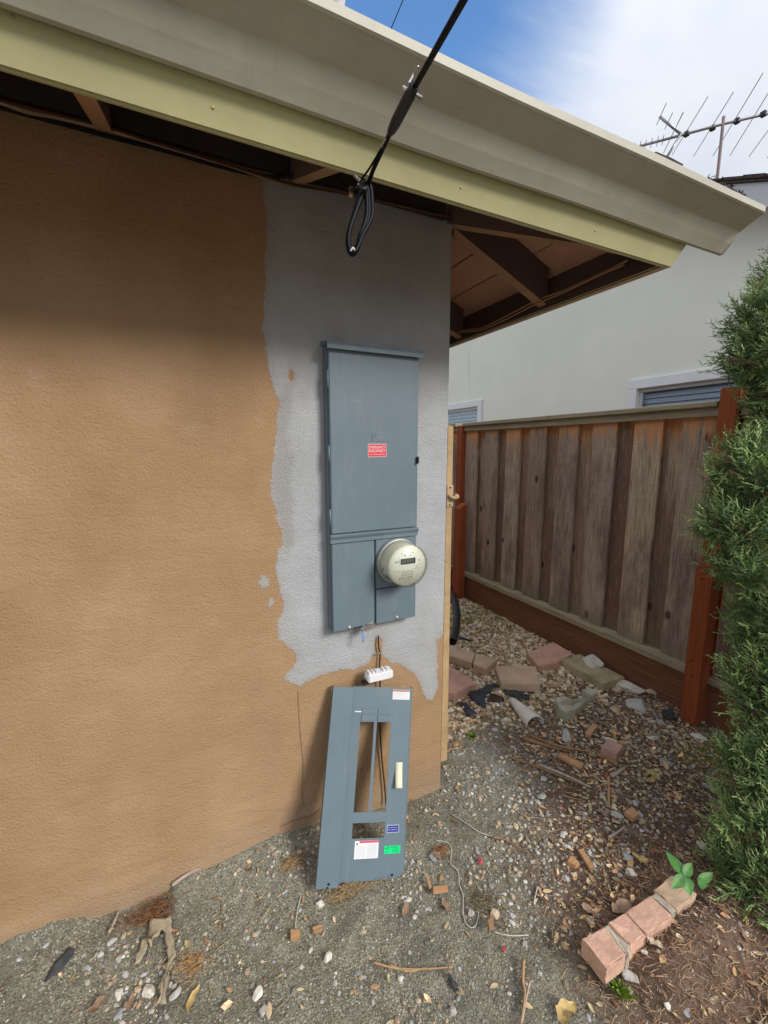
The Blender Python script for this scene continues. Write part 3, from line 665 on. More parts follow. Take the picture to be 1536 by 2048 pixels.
while y < ridge - 0.1:
    yb = min(y + 0.145, ridge)
    lift = 0.006 + 0.014 * rng.rand()
    prism('roof_shingle', [(RX - 0.03, y, rake(y) + 0.193), (RX - 0.03, yb, rake(yb) + 0.193), (RX + 0.3, yb, rake(yb) + 0.193), (RX + 0.3, y, rake(y) + 0.193)], (0, 0, 0.010 + lift), SHINGLE, nb)
    y = yb + 0.004
# thin cable running down the neighbour's wall
tube('wall_cable', [onX(937, 700, NX - 0.008), onX(938, 760, NX - 0.008), onX(941, 800, NX - 0.04)], 0.003, WHITETRIM, nb, sides=5)

# antenna on the neighbour's roof
k_ = 2.0
hub = Vector(CAM + (np.array(onX(1446, 248, 3.6)) - CAM) * k_); AZ = hub.z
an = empty('antenna', (hub.x, hub.y, AZ - 2.3), 'grey rooftop television antenna with long rods above the neighbouring roof', 'antenna')
A = lambda px, py: onZ(px, py, AZ)
tube('boom', [A(1262, 297), A(1446, 248), A(1660, 198)], 0.024, ALU, an, sides=6, sm=0)
tube('mast', [hub + Vector((0, 0, 0.12)), Vector((hub.x, hub.y, rake(hub.y) + 0.2))], 0.026, MAST, an, sm=0)
for a, b in (((1387, 313), (1467, 184)), ((1426, 312), (1526, 146)), ((1460, 311), (1620, 50)), ((1498, 313), (1640, 120)), ((1534, 316), (1680, 150)), ((1327, 306), (1366, 225)), ((1344, 310), (1416, 193))):
    tube('rod', [A(*a), A(*b)], 0.007, ALU, an, sides=5, sm=0)
for t in (1268, 1280, 1291, 1303, 1315, 1326):
    y = 297 - (t - 1262) * 0.266; tube('rod', [A(t - 2, y + 10), A(t + 2, y - 10)], 0.006, ALU, an, sides=5, sm=0)
for px, py in ((1373, 268), (1425, 256), (1474, 242), (1527, 228)):
    c = A(px, py); box('rod_clamp', c - Vector((0.040, 0.040, 0.04)), c + Vector((0.040, 0.040, 0.04)), BLACK, an, 0.008)
pv = A(1362, 268); up_end = at(1319, 233, (Vector(pv) - Vector(CAM)).dot(Vector(FWD))); dn_end = at(1333, 315, (Vector(pv) - Vector(CAM)).dot(Vector(FWD)))
tube('reflector_arm', [pv, up_end], 0.026, ALU, an, sides=6, sm=0); tube('reflector_arm', [pv, dn_end], 0.022, ALU, an, sides=6, sm=0)
rd = (A(1467, 184) - A(1387, 313)).normalized()
for t, L in ((0.97, 0.34), (0.62, 0.26), (0.28, 0.42)):
    c = pv.lerp(up_end, t); tube('rod', [c - rd * L * 0.6, c + rd * L], 0.007, ALU, an, sides=5, sm=0)
c = pv.lerp(dn_end, 0.8); tube('rod', [c - rd * 0.3, c + rd * 0.35], 0.007, ALU, an, sides=5, sm=0)
tag(tube('overhead_wire', [at(750, 130, 16), at(783, 55, 15), at(806, 0, 14), at(850, -110, 12)], 0.018, CABLE, sides=5), 'thin dark overhead wire in the blue sky above the gutter', 'wire')

# ------------------------------------------------------------------ wooden fence
FX = 1.62
fence = empty('wooden_fence', (FX, 1.0, 0), 'weathered board on board wooden fence with red stained posts', 'fence')
fronts = [(2.067, 1.884), (1.771, 1.592), (1.485, 1.313), (1.209, 1.03), (0.913, 0.737), (0.621, 0.44), (0.321, 0.142), (0.03, -0.144)]
def board(y0, y1, x, zb=0.27, zt=1.705, mat=None):
    bm = bmesh.new(); L = y0 - y1; j = rng.uniform(-0.004, 0.004)
    add_box(bm, (-0.0, -L, zb), (0.022, 0, zt)); bmesh.ops.bevel(bm, geom=bm.edges[:], offset=0.002, segments=1, affect='EDGES')
    o = link('board', bm_mesh('board', bm), mat or FENCE, fence, (x + j * 0.4, y0, 0)); o.rotation_euler = (rng.uniform(-0.002, 0.002), 0, rng.uniform(-0.008, 0.008)); return o
allf = [(3.2, 3.02), (2.91, 2.73), (2.62, 2.44), (2.36, 2.185)] + fronts + [(-0.26, -0.44), (-0.55, -0.73), (-0.84, -1.02), (-1.13, -1.31), (-1.42, -1.60), (-1.71, -1.89), (-2.0, -2.18)]
for a, b in allf: board(a, b, FX)
for (a0, b0), (a1, b1) in zip(allf[:-1], allf[1:]): board(b0 + 0.025, a1 - 0.025, FX + 0.036, mat=FENCE_B)
for ya, yb in ((3.3, 2.18), (2.065, -0.155), (-0.255, -2.3)):
    box('bottom_rail', (FX - 0.055, yb, 0.235), (FX + 0.06, ya, 0.275), RAIL, fence, 0.003)
    box('kickboard', (FX - 0.030, yb, -0.06), (FX + 0.015, ya, 0.233), KICK, fence, 0.003)
    box('cap_trim', (FX - 0.025, yb, 1.690), (FX - 0.004, ya, 1.735), RAIL, fence, 0.002)
    box('cap_rail', (FX - 0.050, yb, 1.7365), (FX + 0.075, ya, 1.768), RAIL, fence, 0.004)
def post(x0, y0, z1, slant=0.0, w=0.09, nails=(), mat=POST):
    bm = bmesh.new(); add_box(bm, (x0, y0, -0.1), (x0 + w, y0 + w, z1))
    for v in bm.verts:
        if v.co.z > 0.2 and v.co.x > x0 + 0.01: v.co.z += slant
    bmesh.ops.bevel(bm, geom=bm.edges[:], offset=0.006, segments=2, affect='EDGES')
    o = link('post', bm_mesh('post', bm), mat, fence)
    for (dy, z) in nails: lathe('nail_head', [(0.0, 0.0), (0.004, 0.0), (0.0045, 0.001), (0.004, 0.004)], DARKGAP, o, 10, 'Y', (0, 0, 0)).matrix_parent_inverse = Matrix.Identity(4) if False else parent_world(o).inverted() @ Matrix.Translation((x0 - 0.0015, y0 + dy, z)) @ Matrix.Rotation(-math.pi / 2, 4, 'Z')
    return o
post(FX - 0.045, 2.07, 1.745); post(FX - 0.045, -0.25, 1.83)
post(1.50, -0.267, 0.90, nails=((0.055, 0.83), (0.06, 0.36), (0.045, 0.28)))
bm = bmesh.new(); add_box(bm, (1.48, 1.95, -0.1), (1.57, 2.04, 0.93))
for v in bm.verts:
    if v.co.z > 0.5 and v.co.x > 1.5: v.co.z += 0.055
bmesh.ops.bevel(bm, geom=bm.edges[:], offset=0.005, segments=1, affect='EDGES'); link('post', bm_mesh('post', bm), POST, fence)
tag(prism('wood_offcut', [onZ(1408, 1412, 0.03), onZ(1420, 1408, 0.03), onZ(1505, 1462, 0.03), onZ(1490, 1470, 0.03)], (0, 0, -0.035), PALEWOOD, bev=0.003), 'pale bare wood strip on the ground beside the short red post', 'wood strip')

# gate jamb against the house corner, with a latch
gj = empty('gate_jamb', (0.02, 0.05, 0.1), 'narrow tan painted timber gate jamb with latch on the house corner', 'gate jamb')
bm = bmesh.new(); add_box(bm, (0.0015, 0.012, 0.10), (0.034, 0.10, 1.612)); bmesh.ops.bevel(bm, geom=bm.edges[:], offset=0.004, segments=2, affect='EDGES')
for v in bm.verts: v.co.x += 0.009 * (1.6 - v.co.z) / 1.6 if v.co.x > 0.01 else 0
link('jamb_board', bm_mesh('jamb_board', bm), JAMB, gj)
lz = onY(896, 992, 0.012).z
lp = box('latch_plate', (0.004, 0.006, lz - 0.045), (0.036, 0.0115, lz + 0.045), BRASS, gj, 0.002)
tube('latch_bar', [(0.012, 0.004, lz + 0.005), (0.020, -0.006, lz - 0.004), (0.034, -0.012, lz - 0.006), (0.042, -0.008, lz + 0.004)], 0.007, BRASS, gj)
lathe('latch_knob', [(0.0, -0.014), (0.008, -0.012), (0.012, -0.004), (0.012, 0.004), (0.008, 0.010), (0.0, 0.012)], BRASS, gj, 16, 'Y', (0.040, -0.006, lz - 0.002))
for dz in (0.035, -0.036): lathe('screw', [(0, -0.002), (0.003, -0.0015), (0.0035, 0.001)], DARKGAP, gj, 10, 'Y', (0.018, 0.005, lz + dz))
wp = empty('white_post', (0.09, 0.42, 0), 'slim white post with teal cap behind the gate jamb', 'post')
ta = onY(889, 829, 0.42); tb = onY(897, 829, 0.42)
box('shaft', (ta.x - 0.02, 0.42, 0.0), (tb.x, 0.45, ta.z), WHITETRIM, wp, 0.003)
box('cap', (ta.x - 0.022, 0.418, ta.z + 0.0005), (tb.x + 0.002, 0.452, ta.z + 0.016), simple('teal', (0.02, 0.16, 0.17), 0.5), wp, 0.002)

# ------------------------------------------------------------------ electrical panel
PY = -0.047
x0, x1, zt, zb = -0.521, -0.169, 1.860, 0.856
mp_ = empty('electrical_panel', (x0, 0, zb), 'tall grey steel electrical service panel set into the stucco wall', 'electrical panel')
box('enclosure', (x0, PY + 0.006, zb), (x1, 0.06, zt), STEEL, mp_, 0.003, 2)
# rain hood
hd = prism('rain_hood', [(x0 - 0.006, 0.012, zt + 0.020), (x0 - 0.006, PY - 0.020, zt + 0.006), (x0 - 0.006, PY - 0.024, zt - 0.003), (x0 - 0.006, PY - 0.024, zt - 0.016), (x0 - 0.006, PY - 0.0215, zt - 0.016), (x0 - 0.006, PY - 0.0215, zt - 0.003), (x0 - 0.006, 0.012, zt + 0.004)], (x1 - x0 + 0.012, 0, 0), STEEL, mp_, 0.0)
door = box('door', (x0 + 0.004, PY - 0.006, 1.222), (x1 - 0.003, PY + 0.005, zt - 0.004), STEEL, mp_, 0.0025, 2)
# ridge strip between door and lower covers
prism('flange_strip', [(x0, PY - 0.004, 1.219), (x0, PY - 0.011, 1.2135), (x0, PY - 0.009, 1.208), (x0, PY - 0.004, 1.200), (x0, PY - 0.004, 1.187), (x0, PY + 0.0055, 1.187), (x0, PY + 0.0055, 1.219)], (x1 - x0 + 0.002, 0, 0), STEEL, mp_)
xs = -0.3495
lc = box('lower_cover', (x0 + 0.003, PY - 0.006, zb + 0.002), (xs - 0.0035, PY + 0.005, 1.184), STEEL, mp_, 0.002, 2)
mc = box('meter_cover', (xs + 0.003, PY - 0.004, 0.9965), (x1 - 0.005, PY + 0.005, 1.184), STEEL, mp_, 0.002, 2)
rc = box('pull_cover', (xs + 0.003, PY - 0.006, zb + 0.002), (x1 - 0.006, PY + 0.005, 0.9935), STEEL, mp_, 0.002, 2)
box('gap_liner', (xs - 0.003, PY + 0.0035, zb + 0.004), (xs + 0.0025, PY + 0.0058, 1.184), DARKGAP, mp_)
# door latch (dark slot on right edge), hinges on left edge
box('latch', (x1 - 0.011, PY - 0.020, onY(838, 927, PY).z), (x1 - 0.005, PY - 0.0062, onY(838, 913, PY).z), BLACK, door, 0.0015)
for z in (1.75, 1.50, 1.28):
    V, F = tube_data([Vector((x0 + 0.001, PY - 0.001, z - 0.03)), Vector((x0 + 0.001, PY - 0.001, z + 0.03))], 0.0035, 8); link('hinge', mesh('hinge', V, F, True), STEEL, door)
# embossed square emblem with a D shape inside
FYD = PY - 0.006
def yrect(name, xa, xb, za, zb_, yf, mat, parent, t=0.0006, bev=0.0): return box(name, (xa, yf - t, za), (xb, yf, zb_), mat, parent, bev)
ex0, ez0 = onY(744.5, 882.5, FYD).x, onY(744.5, 882.5, FYD).z; ex1, ez1 = onY(761, 867, FYD).x, onY(761, 867, FYD).z
emb = box('emblem', (ex0, FYD - 0.0010, ez0), (ex1, FYD - 0.0001, ez1), STEEL, door, 0.0006)
w_ = ex1 - ex0
EMB = simple('emblem_edge', (0.20, 0.25, 0.29), 0.35, 0.5)
dpts = [(ex0 + w_ * .30, ez0 + w_ * .22), (ex0 + w_ * .62, ez0 + w_ * .22), (ex0 + w_ * .80, ez0 + w_ * .36), (ex0 + w_ * .80, ez0 + w_ * .66), (ex0 + w_ * .62, ez0 + w_ * .80), (ex0 + w_ * .30, ez0 + w_ * .80)]
dpath = [Vector((a, FYD - 0.0012, b)) for a, b in dpts]; V, F = tube_data(dpath, 0.0011, 6, closed=True); link('emblem_letter', mesh('emblem_letter', V, F, True), EMB, emb)
sq = [Vector((a, FYD - 0.0010, b)) for a, b in ((ex0, ez0), (ex1, ez0), (ex1, ez1), (ex0, ez1))]; V, F = tube_data(sq, 0.0009, 6, closed=True); link('emblem_border', mesh('emblem_border', V, F, True), EMB, emb)

def text_obj(name, s, size, loc, mat, parent, rot=None, width=None, bold=0.0):
    cu_ = bpy.data.curves.new(name, 'FONT'); cu_.body = s; cu_.size = size; cu_.align_x = 'CENTER'; cu_.align_y = 'CENTER'; cu_.extrude = 0.00015; cu_.offset = bold
    tmp = bpy.data.objects.new(name + '_tmp', cu_); COL.objects.link(tmp)
    dg = bpy.context.evaluated_depsgraph_get(); me = bpy.data.meshes.new_from_object(tmp.evaluated_get(dg)); bpy.data.objects.remove(tmp)
    me.materials.clear(); me.name = name
    if width:
        xs_ = [v.co.x for v in me.vertices]; f = width / (max(xs_) - min(xs_))
        for v in me.vertices: v.co.x *= f
    MX = Matrix.Translation(Vector(loc)) @ (rot if rot is not None else Matrix.Rotation(math.pi / 2, 4, 'X'))
    me.transform(MX)
    return link(name, me, mat, parent)
# red emergency sticker
sl_ = onY(736, 914, FYD); sr_ = onY(772.5, 888, FYD)
st = box('warning_sticker', (sl_.x, FYD - 0.0006, sl_.z), (sr_.x, FYD - 0.0001, sr_.z), WHITES, door); st['label'] = 'small red and white sticker reading EMERGENCY DISCONNECT'
bw = 0.0013
box('sticker_field', (sl_.x + bw, FYD - 0.0009, sl_.z + bw), (sr_.x - bw, FYD - 0.00061, sr_.z - bw), RED, st)
scx = (sl_.x + sr_.x) / 2; sH = sr_.z - sl_.z; sW = sr_.x - sl_.x
text_obj('sticker_lettering', 'EMERGENCY', 0.0135, (scx, FYD - 0.0011, sl_.z + sH * 0.74), WHITES, st, width=sW * 0.86)
text_obj('sticker_lettering', 'DISCONNECT', 0.0135, (scx, FYD - 0.0011, sl_.z + sH * 0.46), WHITES, st, width=sW * 0.88)
text_obj('sticker_lettering', 'NOT SERVICE EQUIPMENT', 0.0058, (scx, FYD - 0.0011, sl_.z + sH * 0.19), WHITES, st, width=sW * 0.84)
# scratches of bare paint on the door
SCR = simple('paint_scratch', (0.24, 0.29, 0.32), 0.6)
for (a, b, c_, d_) in ((705, 802, 720, 801), (708, 736, 710, 735)):
    p = onY(a, b, FYD); q = onY(c_, d_, FYD); box('scratch', (p.x, FYD - 0.0003, p.z), (q.x, FYD - 0.0001, p.z + 0.0015), SCR, door)
# screws, seal hasp, blue wire seal
def screw(px, py, yf, parent, r=0.006):
    p = onY(px, py, yf); return lathe('screw', [(0, -0.006), (r * .6, -0.0058), (r, -0.004), (r * 1.05, -0.001), (r * 1.35, -0.0008), (r * 1.35, -0.0001)], ZINC, parent, 16, 'Y', (p.x, yf, p.z))
screw(699, 1255, FYD, lc); screw(794, 1235, FYD, rc)
hp = [onY(a, b, FYD - 0.004) for a, b in ((735, 1247), (746, 1242), (749, 1250), (742, 1258), (733, 1262), (722, 1262), (722, 1256), (730, 1254))]
hs = prism('seal_hasp', hp, (0, -0.003, 0), ZINC, lc, 0.0006)
screw(742, 1247, FYD - 0.0075, hs, 0.003)
tube('seal_slot', [onY(707, 1256, FYD - 0.001), onY(724, 1252, FYD - 0.001)], 0.0018, BLACK, lc, sides=6, sm=0)
tube('seal_wire', [onY(726, 1259, FYD - 0.009), onY(725, 1268, FYD - 0.008), onY(726, 1286, FYD - 0.004)], 0.0013, ZINC, hs, sides=6)
prism('seal_tag', [onY(a, b, FYD - 0.008) for a, b in ((724, 1266), (728, 1265), (729, 1276), (727, 1283), (724, 1276))], (0, -0.003, 0), BLUETAG, hs, 0.0008)

# electric meter
MC = Vector((-0.259, 0, 1.098))
me_ = empty('electric_meter', (MC.x, PY, MC.z), 'round cream electric meter with small grey display on the panel', 'electric meter')
y0_ = PY - 0.004
lathe('ring', [(0.078, 0.0), (0.0865, 0.0), (0.0880, -0.005), (0.0880, -0.014), (0.0855, -0.019), (0.080, -0.0195)], RINGM, me_, 56, 'Y', (MC.x, y0_, MC.z))
bd = lathe('body', [(0.0795, -0.018), (0.079, -0.03), (0.0765, -0.080), (0.074, -0.086), (0.0, -0.086)], METERBODY, me_, 56, 'Y', (MC.x, y0_, MC.z))
lathe('glass_cover', [(0.0835, -0.0215), (0.0825, -0.035), (0.0808, -0.090), (0.0775, -0.098), (0.0, -0.0995), (0.0, -0.0975), (0.0768, -0.096), (0.0790, -0.089), (0.0807, -0.035), (0.0815, -0.0215), (0.0835, -0.0215)], METERGLASS, me_, 56, 'Y', (MC.x, y0_, MC.z))
YF = y0_ - 0.0862
fc = lathe('face_plate', [(0.0, -0.0012), (0.0725, -0.0012), (0.0728, -0.0002)], METERFACE, me_, 56, 'Y', (MC.x, YF, MC.z))
YF -= 0.0014
def fbox(name, u0, v0, u1, v1, mat, par, t=0.0004, dy=0.0): return box(name, (MC.x + u0, YF - t - dy, MC.z + v0), (MC.x + u1, YF - dy, MC.z + v1), mat, par)
dsp = fbox('display_bezel', -0.034, 0.003, 0.034, 0.033, WHITES, fc, 0.0014)
fbox('display', -0.0305, 0.0075, 0.0305, 0.0285, LCD, dsp, 0.0004, 0.0015)
for k in range(5): fbox('display_segment', -0.026 + k * 0.0105, 0.0125, -0.0185 + k * 0.0105, 0.0235, LCDSEG, dsp, 0.0003, 0.002)
def ink_lines(par, rows, x0_, z0_, dz, w, h, mat, yf, seed=1):
    """illegible fine print: rows of short dashes joined into one part"""
    rr = random.Random(seed); bm = bmesh.new()
    for r_i in range(rows):
        x = x0_
        while x < x0_ + w:
            L = rr.uniform(0.4, 1.8) * h * 2
            if x + L > x0_ + w: break
            add_box(bm, (x, yf - 0.0003, z0_ - r_i * dz - h / 2), (x + L, yf, z0_ - r_i * dz + h / 2)); x += L + h * 0.8
    return link('fine_print', bm_mesh('fine_print', bm), mat, par)
ink_lines(fc, 1, MC.x - 0.016, MC.z + 0.040, 0.004, 0.032, 0.0026, INKG, YF, 2)
ink_lines(fc, 3, MC.x - 0.026, MC.z - 0.022, 0.0062, 0.054, 0.0022, INKG, YF, 3)
ink_lines(fc, 2, MC.x - 0.036, MC.z - 0.0415, 0.0065, 0.060, 0.0026, INKG, YF, 4)
ink_lines(fc, 1, MC.x - 0.016, MC.z - 0.056, 0.006, 0.030, 0.0018, INKG, YF, 5)
fbox('face_rule', -0.055, -0.0165, 0.020, -0.0158, INKG, fc); fbox('face_rule', 0.026, -0.014, 0.052, -0.0133, INKG, fc)
fbox('icon', -0.042, 0.017, -0.037, 0.0215, INK, fc); fbox('icon', -0.0515, 0.016, -0.0455, 0.021, INKG, fc); fbox('icon', -0.028, 0.0465, -0.022, 0.0482, INK, fc); fbox('icon', 0.018, 0.0465, 0.023, 0.0482, INK, fc)
lathe('icon', [(0, -0.0004), (0.0022, -0.0004), (0.0022, 0)], INK, fc, 12, 'Y', (MC.x + 0.047, YF, MC.z + 0.017)); lathe('icon', [(0, -0.0004), (0.0016, -0.0004), (0.0016, 0)], INKG, fc, 12, 'Y', (MC.x + 0.050, YF, MC.z + 0.003))
prism('leaf_mark', [(MC.x + 0.033, YF, MC.z - 0.012), (MC.x + 0.040, YF, MC.z - 0.006), (MC.x + 0.043, YF, MC.z - 0.001), (MC.x + 0.036, YF, MC.z - 0.004)], (0, -0.0004, 0), simple('pale_green_ink', (0.42, 0.50, 0.12), 0.6), fc)
# label on the body's left side, following its curve
def arc_label(name, a0, a1, d0, d1, mat, par, r=0.0803):
    V = []; F = []; n = 8
    for k in range(n + 1):
        a = math.radians(a0 + (a1 - a0) * k / n)
        for d in (d0, d1): V.append((MC.x + (r - 0.028 * (d - 0.018) * 0 - 0.0024 * (d / 0.1)) * math.cos(a), y0_ - d, MC.z + r * 0.985 * math.sin(a)))
    for k in range(n): F.append((2 * k, 2 * k + 1, 2 * k + 3, 2 * k + 2))
    return link(name, mesh(name, V, F), mat, par)
sl2 = arc_label('side_label', 182, 226, 0.030, 0.076, WHITES, bd)
for a, b, c_, d_ in ((206, 218, 0.045, 0.058), (208, 222, 0.062, 0.068), (190, 196, 0.036, 0.041), (186, 192, 0.046, 0.050)): arc_label('barcode', a, b, c_, d_, INK, bd, 0.0809)

# ------------------------------------------------------------------ leaning dead-front cover
ca, cb, cc = -0.1943, -0.3648, 0.1609
RC = Matrix.Rotation(ca, 4, 'Z') @ Matrix.Rotation(cb, 4, 'X') @ Matrix.Rotation(cc, 4, 'Y')
cov = empty('panel_cover', (-0.5827, -0.2309, 0.0214), 'grey steel breaker panel cover with open slots leaning against the wall', 'panel cover')
cov.rotation_euler = RC.to_euler()
bpy.context.view_layer.update()
def cpart(o):                                           # children given in the cover's local frame: u right, -y out, v up
    o.matrix_parent_inverse = Matrix.Identity(4); return o
def cbox(name, u0, v0, u1, v1, d0, d1, mat, par=None, bev=0.0):
    bm = bmesh.new(); add_box(bm, (u0, -d1, v0), (u1, -d0, v1))
    if bev: bmesh.ops.bevel(bm, geom=bm.edges[:], offset=bev, segments=2, affect='EDGES')
    return cpart(link(name, bm_mesh(name, bm), mat, par or cov))
# face plate with openings
us_ = [0.0, 0.041, 0.161, 0.238]; vs_ = [0.0, 0.132, 0.181, 0.215, 0.518, 0.6433]
bm = bmesh.new(); TT = 0.0018
holes = {(1, 1), (1, 3)}
for i in range(3):
    for j in range(5):
        if (i, j) in holes: continue
        for d, flip in ((0.0, 0), (-TT, 1)):
            q = [bm.verts.new((u, d, v)) for u, v in ((us_[i], vs_[j]), (us_[i + 1], vs_[j]), (us_[i + 1], vs_[j + 1]), (us_[i], vs_[j + 1]))]; bm.faces.new(q)
        for (di, dj, ea, eb) in ((-1, 0, (i, j), (i, j + 1)), (1, 0, (i + 1, j), (i + 1, j + 1)), (0, -1, (i, j), (i + 1, j)), (0, 1, (i, j + 1), (i + 1, j + 1))):
            a_, b_ = i + di, j + dj
            if not (0 <= a_ < 3 and 0 <= b_ < 5) or (a_, b_) in holes:
                q = [(us_[ea[0]], 0, vs_[ea[1]]), (us_[eb[0]], 0, vs_[eb[1]]), (us_[eb[0]], -TT, vs_[eb[1]]), (us_[ea[0]], -TT, vs_[ea[1]])]; bm.faces.new([bm.verts.new(p) for p in q])
bmesh.ops.remove_doubles(bm, verts=bm.verts, dist=1e-5)
fp = cpart(link('face_plate', bm_mesh('face_plate', bm), STEEL, cov))
cbox('centre_bar', 0.0955, 0.2152, 0.1065, 0.5178, 0.0002, 0.0016, STEEL)
for u0, u1 in ((0.0430, 0.0955), (0.1065, 0.1590)):
    for v0, v1 in ((0.5215, 0.5425), (0.5465, 0.5665)):
        kb = cbox('knockout_tab', u0 + 0.001, v0, u1 - 0.001, v1, 0.0019, 0.0048, STEEL, bev=0.0012)
# folded right flange, stepped left flange strip
bm = bmesh.new()
for a, b in (((0.2385, 0), (0.2385, 0.6433)),):
    vs = [bm.verts.new(p) for p in ((0.2382, -TT, 0), (0.2382, -TT, 0.6433), (0.2442, 0.004, 0.6433), (0.2442, 0.004, 0), (0.2448, 0.03, 0.0), (0.2448, 0.03, 0.6433))]
    bm.faces.new((vs[0], vs[1], vs[2], vs[3])); bm.faces.new((vs[3], vs[2], vs[5], vs[4]))
fl = cpart(link('side_flange', bm_mesh('side_flange', bm), STEEL, cov)); sm_ = fl.modifiers.new('thick', 'SOLIDIFY'); sm_.thickness = 0.0012
sg = prism('raised_strip', [(-0.0759, -0.0273, 0.0), (0.0, -0.0273, 0.0), (0.0015, -0.0255, 0.0), (0.004, -0.002, 0.0), (0.0025, -0.002, 0.0), (0.0, -0.0243, 0.0), (-0.0735, -0.0243, 0.0), (-0.0735, 0.010, 0.0), (-0.0759, 0.010, 0.0)], (0, 0, 0.6433), STEEL, cov); cpart(sg)
for (u, v, d) in ((-0.033, 0.012, 0.0275), (0.198, 0.014, 0.0020)): cpart(lathe('screw_hole', [(0, -0.0003), (0.0045, -0.0003), (0.0045, 0.0)], DARKGAP, cov, 14, 'Y', (u, -d, v)))
cbox('notch', -0.040, 0.0002, -0.033, 0.004, 0.0274, 0.0277, DARKGAP)
# labels
def label(name, u0, v0, u1, v1, mat): return cbox(name, u0, v0, u1, v1, 0.0019, 0.0022, mat)
def sub(par, u0, v0, u1, v1, mat, lvl=1, name='print_block'):
    return cbox(name, u0, v0, u1, v1, 0.0022 + 0.0002 * lvl - 0.0002 + 0.00005, 0.0023 + 0.0002 * lvl, mat, par)
def print_rows(par, u0, v1, w, rows, dz, h, mat, seed):
    rr = random.Random(seed); bm = bmesh.new()
    for r_i in range(rows):
        x = u0
        while x < u0 + w:
            L = rr.uniform(0.6, 2.2) * h * 2
            L = min(L, u0 + w - x)
            if L < h * 0.5: break
            add_box(bm, (x, -0.0026, v1 - r_i * dz - h), (x + L, -0.00225, v1 - r_i * dz)); x += L + h * 0.9
    return cpart(link('fine_print', bm_mesh('fine_print', bm), mat, par))
INKL = simple('pale_grey_ink', (0.48, 0.48, 0.50), 0.7, 0.2)
l1 = label('caution_label', 0.163, 0.600, 0.232, 0.636, WHITES); sub(l1, 0.1635, 0.6285, 0.2315, 0.6355, simple('orange_red_ink', (0.55, 0.20, 0.12), 0.6)); print_rows(l1, 0.166, 0.626, 0.062, 7, 0.0036, 0.0013, INKL, 11)
l2 = label('rating_label', 0.170, 0.147, 0.215, 0.1708, WHITES); sub(l2, 0.1712, 0.1482, 0.2138, 0.1696, BLUE); print_rows(l2, 0.174, 0.164, 0.037, 2, 0.0072, 0.0024, BLUEINK, 12)
l3 = label('inspection_label', 0.1635, 0.0805, 0.2242, 0.1048, GREEN); print_rows(l3, 0.189, 0.102, 0.026, 1, 0.004, 0.003, GREENINK, 13); print_rows(l3, 0.193, 0.0955, 0.026, 3, 0.0048, 0.0016, GREENINK, 14); print_rows(l3, 0.168, 0.0865, 0.012, 1, 0.004, 0.002, GREENINK, 15)
V, F = tube_data([Vector((0.1775 + 0.0042 * math.cos(t), -0.0024, 0.0985 + 0.0042 * math.sin(t))) for t in np.linspace(-0.6, 3.7, 12)], 0.0008, 5); cpart(link('emblem_mark', mesh('emblem_mark', V, F), GREENINK, l3))
sub(l3, 0.167, 0.0945, 0.171, 0.099, GREENINK); sub(l3, 0.1765, 0.0935, 0.1785, 0.0985, GREENINK)
l4 = label('danger_label', 0.054, 0.069, 0.1415, 0.1248, WHITES); sub(l4, 0.0705, 0.1175, 0.1412, 0.1245, simple('pink_red_ink', (0.72, 0.10, 0.17), 0.6)); print_rows(l4, 0.058, 0.1085, 0.037, 13, 0.0029, 0.0010, INKL, 16); print_rows(l4, 0.100, 0.1140, 0.037, 15, 0.0029, 0.0010, INKL, 17)
DLW = WHITES; text_obj('label_heading', 'DANGER', 0.0065, (0, 0, 0), DLW, l4, rot=Matrix.Identity(4), width=0.034, bold=0.0001).data.transform(Matrix.Translation((0.106, -0.0027, 0.1210)) @ Matrix.Rotation(math.pi / 2, 4, 'X'))
l4.children[-1].matrix_parent_inverse = Matrix.Identity(4)
sub(l4, 0.0595, 0.1125, 0.0632, 0.1195, INK); sub(l4, 0.0640, 0.1105, 0.0658, 0.1165, INKG)
# curling strip of tape
bm = bmesh.new(); rows = []
for k in range(13):
    t = k / 12; v = 0.3785 - 0.081 * t; d = 0.0025 + 0.020 * t ** 1.6; u = 0.1905 - 0.002 * t
    rows.append([bm.verts.new((u, -d, v)), bm.verts.new((u + 0.026, -d - 0.001, v + 0.0005))])
for a, b in zip(rows[:-1], rows[1:]): bm.faces.new((a[0], a[1], b[1], b[0]))
tp = cpart(link('tape_strip', bm_mesh('tape_strip', bm, True), PAPER, cov)); sm_ = tp.modifiers.new('thick', 'SOLIDIFY'); sm_.thickness = 0.0005
tp['label'] = 'short cream strip of curling tape'
cbox('paint_scuff', 0.018, 0.552, 0.045, 0.5555, 0.00185, 0.0020, WHITES)

# ------------------------------------------------------------------ bits on the wall below the panel
wc = tube('rusty_wire', [onY(757, 1272, -0.010), onY(757, 1290, -0.012), onY(760, 1310, -0.012), onY(759, 1335, -0.014), onY(761, 1352, -0.02), onY(758, 1400, -0.015), onY(760, 1460, -0.012), onY(764, 1520, -0.012), onY(769, 1570, -0.014), onY(772, 1610, -0.02)], 0.0035, RUST)
tag(wc, 'dark rusty wire running down the wall behind the leaning cover', 'wire')
nl = tube('bent_nail', [onY(747, 1311, -0.004), onY(753, 1308, -0.016), onY(760, 1306, -0.022)], 0.0022, ZINC, sides=6); tag(nl, 'small bent nail holding the rusty wire on the wall', 'nail')
tb_ = empty('terminal_block', (-0.33, -0.03, 0.62), 'small white plastic terminal block hanging above the leaning cover', 'terminal block')
pA = onY(737, 1363, -0.075); pB = onY(786, 1351, -0.075)
dirx = (pB - pA); Lb = dirx.length; ang = math.atan2(dirx.z, dirx.x)
MB = Matrix.Translation(pA) @ Matrix.Rotation(-ang, 4, 'Y')
